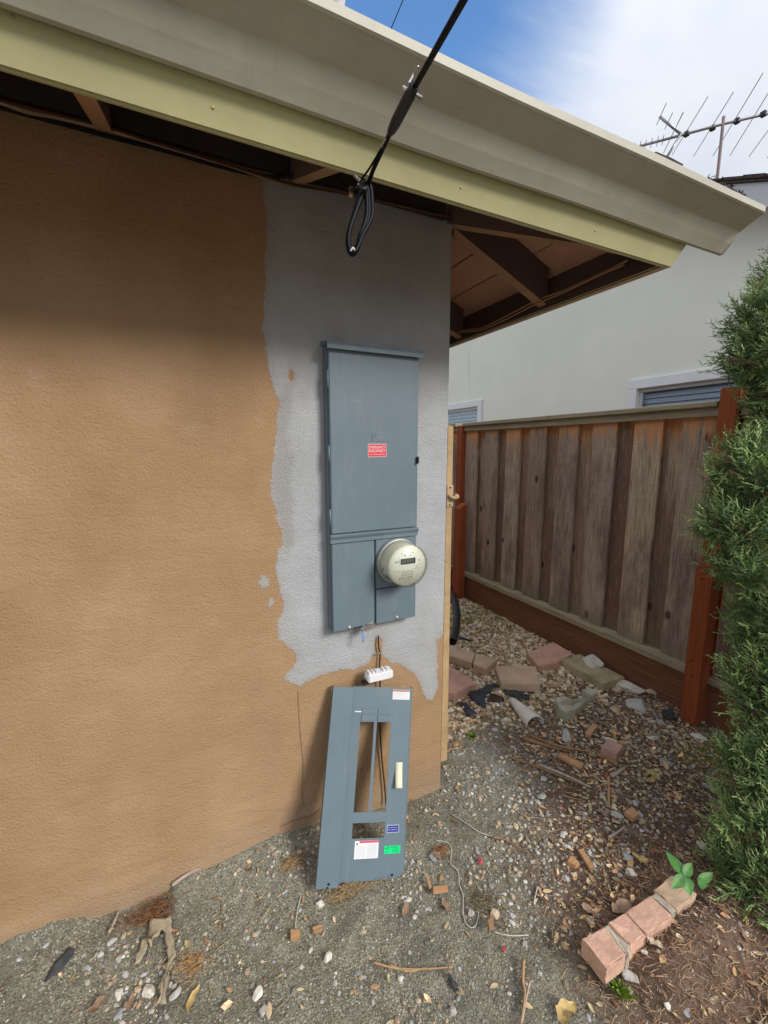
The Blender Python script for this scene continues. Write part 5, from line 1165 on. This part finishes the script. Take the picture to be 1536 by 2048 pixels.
leaf_thing(1312, 1888, 0.045, 0.025, PALEWOOD, 'pale tan husk on the needles right of the bricks', 1.5)
leaf_thing(890, 1812, 0.045, 0.03, LEAFB, 'grey brown leaf below the rectangular chip', 1.0)
leaf_thing(812, 1822, 0.05, 0.025, LEAFB, 'pinkish brown leaf beside a small stone', 1.4)
leaf_thing(192, 2010, 0.045, 0.03, LEAFB, 'round rust brown leaf near the bottom left', 0.4)
leaf_thing(390, 2000, 0.065, 0.02, LEAFY, 'narrow yellowish leaf at bottom left of centre', 1.2)
leaf_thing(255, 2008, 0.045, 0.025, LEAFB, 'pale brown leaf left of the burlap tip', 0.9)
leaf_thing(1138, 2030, 0.07, 0.05, LEAFY, 'pale yellow leaf at the bottom edge near the bricks', 0.5)

# brick edging
Bz = 0.085
ed = empty('brick_edging', gpt(1280, 1860), 'row of salmon bricks set in mortar beside the shrub', 'brick edging')
def z5(x, y): return (1000 + x / 2.866, 1640 + y / 2.866)
def bpr(name, pts, mat, h=Bz, th=0.075, bev=0.005): return prism(name, [onZ(*z5(*p), h) for p in pts], (0, 0, -th), mat, ed, bev * 0.5, 0.0022)
bpr('brick', [(468, 682), (596, 612), (722, 768), (608, 850)], BRICK, Bz, 0.056)
bpr('mortar_joint', [(592, 612), (636, 586), (752, 708), (738, 768), (716, 764)], MORTAR, Bz - 0.009, 0.07, 0.006)
bpr('brick', [(618, 590), (716, 531), (838, 658), (746, 712)], BRICK, Bz - 0.002, 0.07)
bpr('brick', [(717, 529), (862, 432), (988, 548), (840, 656)], BRICK, Bz - 0.001, 0.07)
bpr('mortar_joint', [(862, 434), (900, 410), (1012, 518), (988, 546)], MORTAR, Bz - 0.014, 0.09, 0.005)
bpr('brick', [(880, 402), (985, 315), (1130, 420), (1012, 512)], PAVER_TAN, Bz - 0.010, 0.08)
bpr('mortar_footing', [(466, 700), (590, 640), (740, 770), (628, 905), (600, 905)], MORTAR, Bz - 0.056, 0.09, 0.008)

# leafy sprout
sp = empty('leafy_sprout', gpt(1378, 1775), 'young bright green leafy sprout growing behind the brick edging', 'plant')
root = gpt(1385, 1790); nodep = onZ(1367, 1752, 0.16)
tube('stem', [root, root.lerp(nodep, 0.6) + Vector((0.01, 0, 0.02)), nodep], 0.0035, LEAFG, sp, sides=6)
def sleaf(base, tip, W, nrm):
    base = Vector(base); tip = Vector(tip); d = tip - base; L = d.length; d.normalize(); s = d.cross(Vector(nrm)).normalized(); n2 = s.cross(d)
    bm = bmesh.new(); rows = []
    for i in range(10):
        t = i / 9; w = W * (math.sin(math.pi * t ** 0.75) + 0.02) * 0.5; c = base + d * L * t + n2 * (-0.12 * L * (t - .2) ** 2)
        rows.append([bm.verts.new(c - s * w + n2 * w * .3), bm.verts.new(c - s * w * .5 + n2 * w * .12), bm.verts.new(c), bm.verts.new(c + s * w * .5 + n2 * w * .12), bm.verts.new(c + s * w + n2 * w * .3)])
    for a, b in zip(rows[:-1], rows[1:]):
        for k in range(4): bm.faces.new((a[k], a[k + 1], b[k + 1], b[k]))
    return link('leaf', bm_mesh('leaf', bm, True), LEAFG, sp)
for (tx, ty, th_), W in (((1332, 1700, 0.19), 0.034), ((1344, 1777, 0.15), 0.030), ((1382, 1792, 0.13), 0.040), ((1385, 1725, 0.18), 0.028), ((1414, 1772, 0.13), 0.030), ((1428, 1745, 0.15), 0.026)):
    b0 = nodep if tx < 1400 else onZ(1395, 1765, 0.13)
    sleaf(b0, onZ(tx, ty, th_), W, (-0.25, -0.5, 0.8))
# small weeds
WEED = simple('weed_green', (0.16, 0.26, 0.03), 0.7, 0.2, var=0.3, scale=80)
def weed(px, py, n, L, label, seed):
    rr = np.random.RandomState(seed); c = gpt(px, py); V = []; F = []
    for i in range(n):
        a = rr.uniform(0, 6.28); d = Vector((math.cos(a) * .7, math.sin(a) * .7, rr.uniform(.5, 1.2))).normalized() * L * rr.uniform(.5, 1); e = d.orthogonal().normalized() * 0.0025; p = c + Vector((rr.normal() * .008, rr.normal() * .008, 0)); k = len(V)
        V += [tuple(p - e), tuple(p + e), tuple(p + d * .6 + e * 1.4), tuple(p + d * .6 - e * 1.4), tuple(p + d)]; F += [(k, k + 1, k + 2), (k, k + 2, k + 3), (k + 3, k + 2, k + 4)]
    tag(link('weed', np_mesh('weed', V, F), WEED), label, 'weed')
weed(914, 1412, 26, 0.045, 'tiny green weed at the jamb beside the felt strip', 1); weed(946, 1474, 30, 0.05, 'small green weed on gravel right of the jamb foot', 2); weed(1240, 1985, 40, 0.05, 'sparse green weed at the front brick end', 3)

# ------------------------------------------------------------------ scattered stuff (gravel, litter, needles, moss)
def in_yard(x, y): return ((y < -0.012) | (x > 0.05)) & (x < 1.585) & ~((np.abs(x - 1.545) < 0.05) & (np.abs(y + 0.22) < 0.055))
_t = (1 + 5 ** 0.5) / 2
ICO_V = np.array([(-1, _t, 0), (1, _t, 0), (-1, -_t, 0), (1, -_t, 0), (0, -1, _t), (0, 1, _t), (0, -1, -_t), (0, 1, -_t), (_t, 0, -1), (_t, 0, 1), (-_t, 0, -1), (-_t, 0, 1)]) / math.hypot(1, _t)
ICO_F = np.array([(0, 11, 5), (0, 5, 1), (0, 1, 7), (0, 7, 10), (0, 10, 11), (1, 5, 9), (5, 11, 4), (11, 10, 2), (10, 7, 6), (7, 1, 8), (3, 9, 4), (3, 4, 2), (3, 2, 6), (3, 6, 8), (3, 8, 9), (4, 9, 5), (2, 4, 11), (6, 2, 10), (8, 6, 7), (9, 8, 1)])
PAL = np.array([(0.552, 0.530, 0.489), (0.424, 0.414, 0.382), (0.637, 0.605, 0.530), (0.318, 0.318, 0.308), (0.500, 0.393, 0.266), (0.584, 0.466, 0.318), (0.382, 0.287, 0.201), (0.234, 0.224, 0.201), (0.446, 0.446, 0.446)])
PALG = np.array([(0.72, 0.58, 0.38), (0.80, 0.68, 0.48), (0.60, 0.43, 0.25), (0.48, 0.33, 0.20), (0.84, 0.77, 0.62), (0.36, 0.25, 0.16), (0.66, 0.60, 0.50), (0.66, 0.46, 0.27), (0.26, 0.18, 0.12)])
def quat_rot(V, rz, tilt_a, tilt):
    c, s = np.cos(rz), np.sin(rz); R = np.zeros((len(rz), 3, 3)); R[:, 0, 0] = c; R[:, 0, 1] = -s; R[:, 1, 0] = s; R[:, 1, 1] = c; R[:, 2, 2] = 1
    ct, st = np.cos(tilt), np.sin(tilt); ca_, sa_ = np.cos(tilt_a), np.sin(tilt_a)
    k = np.stack([ca_, sa_, np.zeros_like(ca_)], 1); K = np.zeros((len(rz), 3, 3)); K[:, 0, 1] = -k[:, 2]; K[:, 0, 2] = k[:, 1]; K[:, 1, 0] = k[:, 2]; K[:, 1, 2] = -k[:, 0]; K[:, 2, 0] = -k[:, 1]; K[:, 2, 1] = k[:, 0]
    R2 = np.eye(3)[None] + st[:, None, None] * K + (1 - ct)[:, None, None] * (K @ K)
    return np.einsum('nij,nvj->nvi', R2 @ R, V)
def scatter_pebbles(name, n, dens, smin, smax, pal, label, power=2.2, seed=1, sink=0.38):
    rr = np.random.RandomState(seed); X = rr.uniform(-1.95, 1.6, n * 6); Y = rr.uniform(-1.25, 2.5, n * 6)
    w = dens(X, Y) * in_yard(X, Y); keep = rr.rand(len(X)) < w; X = X[keep][:n]; Y = Y[keep][:n]; k = len(X)
    s = smin + (smax - smin) * rr.rand(k) ** power
    V = ICO_V[None] * (1 + 0.28 * (rr.rand(k, 12, 1) - 0.5)) * np.stack([s * rr.uniform(.85, 1.4, k), s * rr.uniform(.7, 1.0, k), s * rr.uniform(.45, .8, k)], 1)[:, None]
    V = quat_rot(V, rr.uniform(0, 6.28, k), rr.uniform(0, 6.28, k), rr.normal(0, .25, k))
    V += np.stack([X, Y, gz(X, Y) + s * (0.5 - sink)], 1)[:, None]
    F = (ICO_F[None] + 12 * np.arange(k)[:, None, None]).reshape(-1, 3)
    cidx = pal[rr.randint(0, len(pal), k)] * rr.uniform(.72, 1.18, (k, 1)); cols = np.repeat(cidx, 12, 0)
    return tag(link(name, np_mesh(name, V.reshape(-1, 3), F, False, cols), PEBBLE), label, 'gravel', kind='stuff')
near_w = lambda x, y: 1 - 0.5 * np.exp(-((y + 0.0) / 0.12) ** 2)
scatter_pebbles('pebbles', 9500, lambda x, y: (1 - gravel_w(x, y)) * (1 - 0.55 * mulch_w(x, y) * sstep(-0.55, -0.8, y)) * (0.12 + sstep(0.40, 0.62, fbm(x * 4 + 5, y * 4, 3) + 0.5 + 0.12 * (x + 0.6))) * 0.8 * sstep(0.4, 0.0, y), 0.0026, 0.0105, PAL, 'loose grey and cream pebbles on the dirt', 2.6, 11)
scatter_pebbles('coarse_pebbles', 260, lambda x, y: (1 - gravel_w(x, y)) * sstep(0.35, 0.7, fbm(x * 2.2 + 8, y * 2.2, 3) + 0.5 + 0.18 * x) * 0.7, 0.008, 0.017, PAL, 'scattered larger pale stones on the dirt', 2.0, 12)
scatter_pebbles('gravel', 14000, lambda x, y: gravel_w(x, y) * (1 - 0.6 * mulch_w(x, y)) * 0.9, 0.007, 0.020, PALG, 'tan gravel between the house and the fence', 1.6, 13)
scatter_pebbles('grit', 12000, lambda x, y: (1 - gravel_w(x, y)) * (y < 0.3), 0.0014, 0.0036, PAL * 0.85, 'fine grit over the dirt', 1.5, 14)
scatter_pebbles('post_gravel', 3000, lambda x, y: np.exp(-(((x - 1.25) / 0.35) ** 2 + ((y + 0.30) / 0.28) ** 2)), 0.004, 0.013, PAL, 'pale gravel around the short red post', 2.0, 15)

LEAFPAL = np.array([(0.571, 0.353, 0.185), (0.437, 0.252, 0.134), (0.739, 0.521, 0.286), (0.336, 0.185, 0.101), (0.638, 0.538, 0.336), (0.806, 0.605, 0.370), (0.504, 0.420, 0.235), (0.235, 0.125, 0.067)])
def scatter_flakes(name, n, dens, lmin, lmax, aspect, pal, label, cat, seed, tilt=0.3, lift=0.004, curl=0.25):
    rr = np.random.RandomState(seed); X = rr.uniform(-1.95, 1.6, n * 8); Y = rr.uniform(-1.25, 2.5, n * 8)
    keep = rr.rand(len(X)) < dens(X, Y) * in_yard(X, Y); X = X[keep][:n]; Y = Y[keep][:n]; k = len(X)
    L = lmin + (lmax - lmin) * rr.rand(k) ** 1.7; W = L * rr.uniform(aspect[0], aspect[1], k)
    T = np.array([(-1, 0, 0), (-.35, .8, 0), (.4, .75, 0), (1, 0, 0), (.4, -.75, 0), (-.35, -.8, 0), (0, 0, 0)], float)
    V = np.repeat(T[None], k, 0); V[:, :, :2] *= (1 + 0.3 * (rr.rand(k, 7, 2) - .5))
    V = V * np.stack([L / 2, W / 2, L / 2], 1)[:, None]; cz = rr.uniform(-curl, curl * 2, k) * L
    V[:, :, 2] = cz[:, None] * (np.array([.5, .3, .3, .5, .3, .3, 0])[None]) + 0.1 * (rr.rand(k, 7) - .5) * L[:, None]
    V = quat_rot(V, rr.uniform(0, 6.28, k), rr.uniform(0, 6.28, k), rr.normal(0, tilt, k)); V += np.stack([X, Y, gz(X, Y) + lift + rr.rand(k) * lift], 1)[:, None]
    T_F = np.array([(0, 6, 1), (1, 6, 2), (2, 6, 3), (3, 6, 4), (4, 6, 5), (5, 6, 0)]); F = (T_F[None] + 7 * np.arange(k)[:, None, None]).reshape(-1, 3)
    cols = np.repeat(pal[rr.randint(0, len(pal), k)] * rr.uniform(.7, 1.25, (k, 1)), 7, 0)
    return tag(link(name, np_mesh(name, V.reshape(-1, 3), F, False, cols), LITTER), label, cat, kind='stuff')
pile = lambda x, y: np.exp(-(((x - 0.95) / 0.26) ** 2 + ((y + 0.12) / 0.22) ** 2))
scatter_flakes('leaf_litter', 5200, lambda x, y: np.clip((0.25 + 1.1 * sstep(0.42, 0.62, fbm(x * 6, y * 6 + 3, 3) + 0.5)) * mulch_w(x, y) * (0.45 + 0.55 * sstep(-0.85, -0.5, y)) + pile(x, y) + 0.05, 0, 1) * (1 - 0.75 * gravel_w(x, y)), 0.006, 0.036, (0.3, 0.7), LEAFPAL, 'brown dead leaves and bark bits under the shrub', 'leaf litter', 21)
scatter_flakes('heap_litter', 700, lambda x, y: pile(x, y), 0.015, 0.06, (0.25, 0.6), LEAFPAL * 1.1, 'heaped dry leaves around the sticks', 'leaf litter', 22, 0.5, 0.012)
scatter_flakes('dry_chips', 320, lambda x, y: (1 - gravel_w(x, y)) * 0.5 * (y < 0), 0.006, 0.026, (0.25, 0.6), np.array([(0.50, 0.33, 0.19), (0.42, 0.26, 0.14), (0.55, 0.43, 0.28), (0.36, 0.30, 0.2)]), 'small tan wood chips scattered over the dirt', 'wood chips', 23, 0.25)
def scatter_needles(name, n, dens, lmin, lmax, w, pal, label, seed, tilt=0.12, lift=0.003):
    rr = np.random.RandomState(seed); X = rr.uniform(-1.95, 1.6, n * 8); Y = rr.uniform(-1.25, 2.5, n * 8)
    keep = rr.rand(len(X)) < dens(X, Y) * in_yard(X, Y); X = X[keep][:n]; Y = Y[keep][:n]; k = len(X); L = rr.uniform(lmin, lmax, k)
    T = np.array([(-.5, -1, 0), (-.5, 1, 0), (-.1, 1, 0), (-.1, -1, 0), (.5, 0, 0), (-.5, 0, 1), (-.1, 0, 1)], float); V = np.repeat(T[None], k, 0); b = rr.uniform(-.16, .16, k)
    V[:, :, 0] *= L[:, None]; V[:, 2, 1] += (b * L / w); V[:, 3, 1] += (b * L / w); V[:, 6, 1] += (b * L / w); V[:, :, 1] *= w; V[:, :, 2] *= w
    V = quat_rot(V, rr.uniform(0, 6.28, k), rr.uniform(0, 6.28, k), rr.normal(0, tilt, k)); V += np.stack([X, Y, gz(X, Y) + lift + rr.rand(k) * 0.007], 1)[:, None]
    T_F = np.array([(0, 3, 6), (0, 6, 5), (1, 5, 6), (1, 6, 2), (3, 4, 6), (6, 4, 2)]); F = (T_F[None] + 7 * np.arange(k)[:, None, None]).reshape(-1, 3)
    cols = np.repeat(pal[rr.randint(0, len(pal), k)] * rr.uniform(.7, 1.3, (k, 1)), 7, 0)
    return tag(link(name, np_mesh(name, V.reshape(-1, 3), F, False, cols), LITTER), label, 'needles', kind='stuff')
scatter_needles('needle_litter', 9000, lambda x, y: np.clip(mulch_w(x, y) * sstep(-0.45, -0.75, y + 0.1 * x) + 0.15 * mulch_w(x, y), 0, 1), 0.015, 0.05, 0.0010, np.array([(0.36, 0.21, 0.13), (0.26, 0.15, 0.09), (0.44, 0.28, 0.17), (0.5, 0.35, 0.22)]), 'brown shed needles carpeting the ground by the bricks', 31)
scatter_needles('twig_litter', 700, lambda x, y: np.clip(0.6 * mulch_w(x, y) + pile(x, y) + 0.12 * (1 - gravel_w(x, y)), 0, 1), 0.03, 0.11, 0.0017, np.array([(0.26, 0.17, 0.10), (0.18, 0.11, 0.07), (0.40, 0.29, 0.18)]), 'thin dry twigs over the litter', 32)
scatter_needles('moss', 9000, lambda x, y: moss_w(x, y), 0.008, 0.020, 0.0026, np.array([(0.17, 0.19, 0.03), (0.24, 0.22, 0.035), (0.12, 0.14, 0.025)]), 'green moss in the gravel', 33, 0.9, 0.010)

# ------------------------------------------------------------------ juniper shrub
jn = empty('juniper_shrub', gpt(1560, 1850), 'tall dense green juniper shrub at the right edge of the yard', 'shrub')
lobes = [  # photo position, depth, radius in metres (x,y,z)
    (1600, 590, 1.72, 0.16, 0.16, 0.20), (1535, 640, 1.66, 0.13, 0.14, 0.14), (1520, 720, 1.68, 0.15, 0.14, 0.09), (1640, 560, 1.80, 0.20, 0.20, 0.22),
    (1600, 830, 1.72, 0.18, 0.18, 0.14), (1560, 775, 1.70, 0.11, 0.13, 0.10), (1515, 940, 1.62, 0.15, 0.16, 0.15), (1468, 1050, 1.60, 0.13, 0.14, 0.11), (1570, 1060, 1.66, 0.22, 0.20, 0.22),
    (1482, 1135, 1.60, 0.11, 0.12, 0.08), (1570, 1240, 1.62, 0.17, 0.18, 0.20), (1560, 1360, 1.56, 0.15, 0.16, 0.16), (1530, 1400, 1.54, 0.10, 0.12, 0.10), (1600, 1480, 1.54, 0.20, 0.18, 0.22),
    (1530, 1530, 1.50, 0.13, 0.14, 0.12), (1530, 1640, 1.46, 0.15, 0.15, 0.16), (1525, 1740, 1.42, 0.15, 0.15, 0.14), (1560, 1840, 1.38, 0.15, 0.15, 0.14), (1640, 1200, 1.74, 0.26, 0.24, 0.5), (1640, 800, 1.82, 0.26, 0.24, 0.5), (1640, 1650, 1.52, 0.24, 0.22, 0.34), (1590, 1930, 1.36, 0.12, 0.14, 0.10)]
LC = np.array([tuple(at(a, b, d)) for a, b, d, *_ in lobes]); LR = np.array([l[3:] for l in lobes])
axis_top = at(1650, 520, 1.80); axis_bot = gpt(1600, 1860)
# trunk and limbs
tube('trunk', [axis_bot + Vector((0.06, 0.03, -0.03)), axis_bot.lerp(axis_top, 0.35) + Vector((0.05, 0.03, 0)), axis_bot.lerp(axis_top, 0.7) + Vector((0.03, 0.05, 0)), axis_top], 0.035, BARK, jn, sides=10, taper=lambda t: 1 - 0.8 * t)
V = []; F = []
for c in LC:
    t = np.clip((c[2] - axis_bot.z) / (axis_top.z - axis_bot.z) - 0.12, 0.02, 0.95); s0 = axis_bot.lerp(axis_top, t) + Vector((0.04, 0.03, 0)); c_ = Vector(c)
    v, f = tube_data(smooth_path([s0, s0.lerp(c_, 0.5) + Vector((0, 0, 0.03)), c_], 4), 0.010, 6, taper=lambda t: 1 - 0.7 * t); k = len(V); V += [tuple(q) for q in v]; F += [tuple(i + k for i in q) for q in f]
me = bpy.data.meshes.new('limbs'); me.from_pydata(V, [], F); me.polygons.foreach_set('use_smooth', [True] * len(me.polygons)); link('limbs', me, BARK, jn)
# one spray template: a curved axis with forked side twigs, thin three-sided blades
def spray_template(seed):
    rr = np.random.RandomState(seed); segs = []
    def seg(p, d, L, w, lvl):
        d = d / np.linalg.norm(d); q = p + d * L; segs.append((p, q, w, lvl))
        return q, d
    p = np.zeros(3); d = np.array([1.0, 0, 0]); n = 7
    for i in range(n):
        q, d = seg(p, d + rr.normal(0, .10, 3) + np.array([0, 0, 0.05]), 0.155, 0.030 * (1 - 0.08 * i), 0)
        for s in (-1, 1):
            if rr.rand() < 0.92 and i < n:
                L = (0.42 - 0.038 * i) * rr.uniform(.7, 1.15); dd = d * 0.75 + np.array([0, s * 0.85, rr.normal(0, .35)]); a = p + (q - p) * rr.rand()
                m1, d1 = seg(a, dd, L * .5, 0.024, 1); e1, d2 = seg(m1, d1 + d * 0.35 + rr.normal(0, .15, 3), L * .5, 0.020, 2)
                if L > 0.22:
                    seg(m1, d1 + np.array([0.6, -s * 0.5, rr.normal(0, .3)]), L * .36, 0.019, 2); seg(a + (m1 - a) * .55, d1 + np.array([0.2, s * 0.7, rr.normal(0, .3)]), L * .30, 0.019, 2)
        p = q
    V = []; F = []; T = []
    for a, b, w, lvl in segs:
        dd = (b - a) / np.linalg.norm(b - a); u = np.cross(dd, [0, 0, 1.0]); u = u / (np.linalg.norm(u) + 1e-9); v = np.cross(dd, u); k = len(V)
        V += [a + u * w, a - u * w * .5 + v * w * .8, b, a - u * w * .5 - v * w * .8]; T += [a[0], a[0], b[0] + .15 * lvl, a[0]]
        F += [(k, k + 1, k + 2), (k + 1, k + 3, k + 2), (k + 3, k, k + 2)]
    return np.array(V), np.array(F), np.clip(np.array(T), 0, 1.4)
TEMPS = [spray_template(s) for s in range(6)]
rr = np.random.RandomState(77)
allV, allF, allC = [], [], []; base = 0
def lobe_field(P):
    d = (P[:, None] - LC[None]) / LR[None]; return np.sqrt((d ** 2).sum(2))
N_S = 6800
vol = LR.prod(1) ** (2 / 3); li = rr.choice(len(LC), N_S * 2, p=vol / vol.sum())
dirs = rr.normal(size=(N_S * 2, 3)); dirs /= np.linalg.norm(dirs, axis=1)[:, None]
rad = rr.uniform(0.42, 1.0, N_S * 2) ** 0.6
P = LC[li] + dirs * rad[:, None] * LR[li]
inside = lobe_field(P).min(1); ok = (inside > 0.40) & (P[:, 2] > 0.03); P = P[ok][:N_S]; dirs = dirs[ok][:N_S]; li = li[ok][:N_S]; inside = inside[ok][:N_S]
clump = fbm(P[:, 0] * 9 + 3, P[:, 2] * 9, 2) + fbm(P[:, 1] * 9 + 13, P[:, 2] * 9 + 5, 2)
for i in range(len(P)):
    TV, TF, TT_ = TEMPS[i % 6]
    o = dirs[i] * 0.75 + np.array([0, 0, 0.45]) + rr.normal(0, .35, 3); o /= np.linalg.norm(o)
    up = rr.normal(size=3) * 0.6 + np.array([0, 0, 1.0]); s = np.cross(up, o); s /= np.linalg.norm(s); u2 = np.cross(o, s)
    sc = rr.uniform(0.07, 0.145); v = P[i] + (TV[:, :1] * o + TV[:, 1:2] * s + TV[:, 2:] * u2) * sc - o * sc * 0.55
    allV.append(v); allF.append(TF + base); base += len(TV)
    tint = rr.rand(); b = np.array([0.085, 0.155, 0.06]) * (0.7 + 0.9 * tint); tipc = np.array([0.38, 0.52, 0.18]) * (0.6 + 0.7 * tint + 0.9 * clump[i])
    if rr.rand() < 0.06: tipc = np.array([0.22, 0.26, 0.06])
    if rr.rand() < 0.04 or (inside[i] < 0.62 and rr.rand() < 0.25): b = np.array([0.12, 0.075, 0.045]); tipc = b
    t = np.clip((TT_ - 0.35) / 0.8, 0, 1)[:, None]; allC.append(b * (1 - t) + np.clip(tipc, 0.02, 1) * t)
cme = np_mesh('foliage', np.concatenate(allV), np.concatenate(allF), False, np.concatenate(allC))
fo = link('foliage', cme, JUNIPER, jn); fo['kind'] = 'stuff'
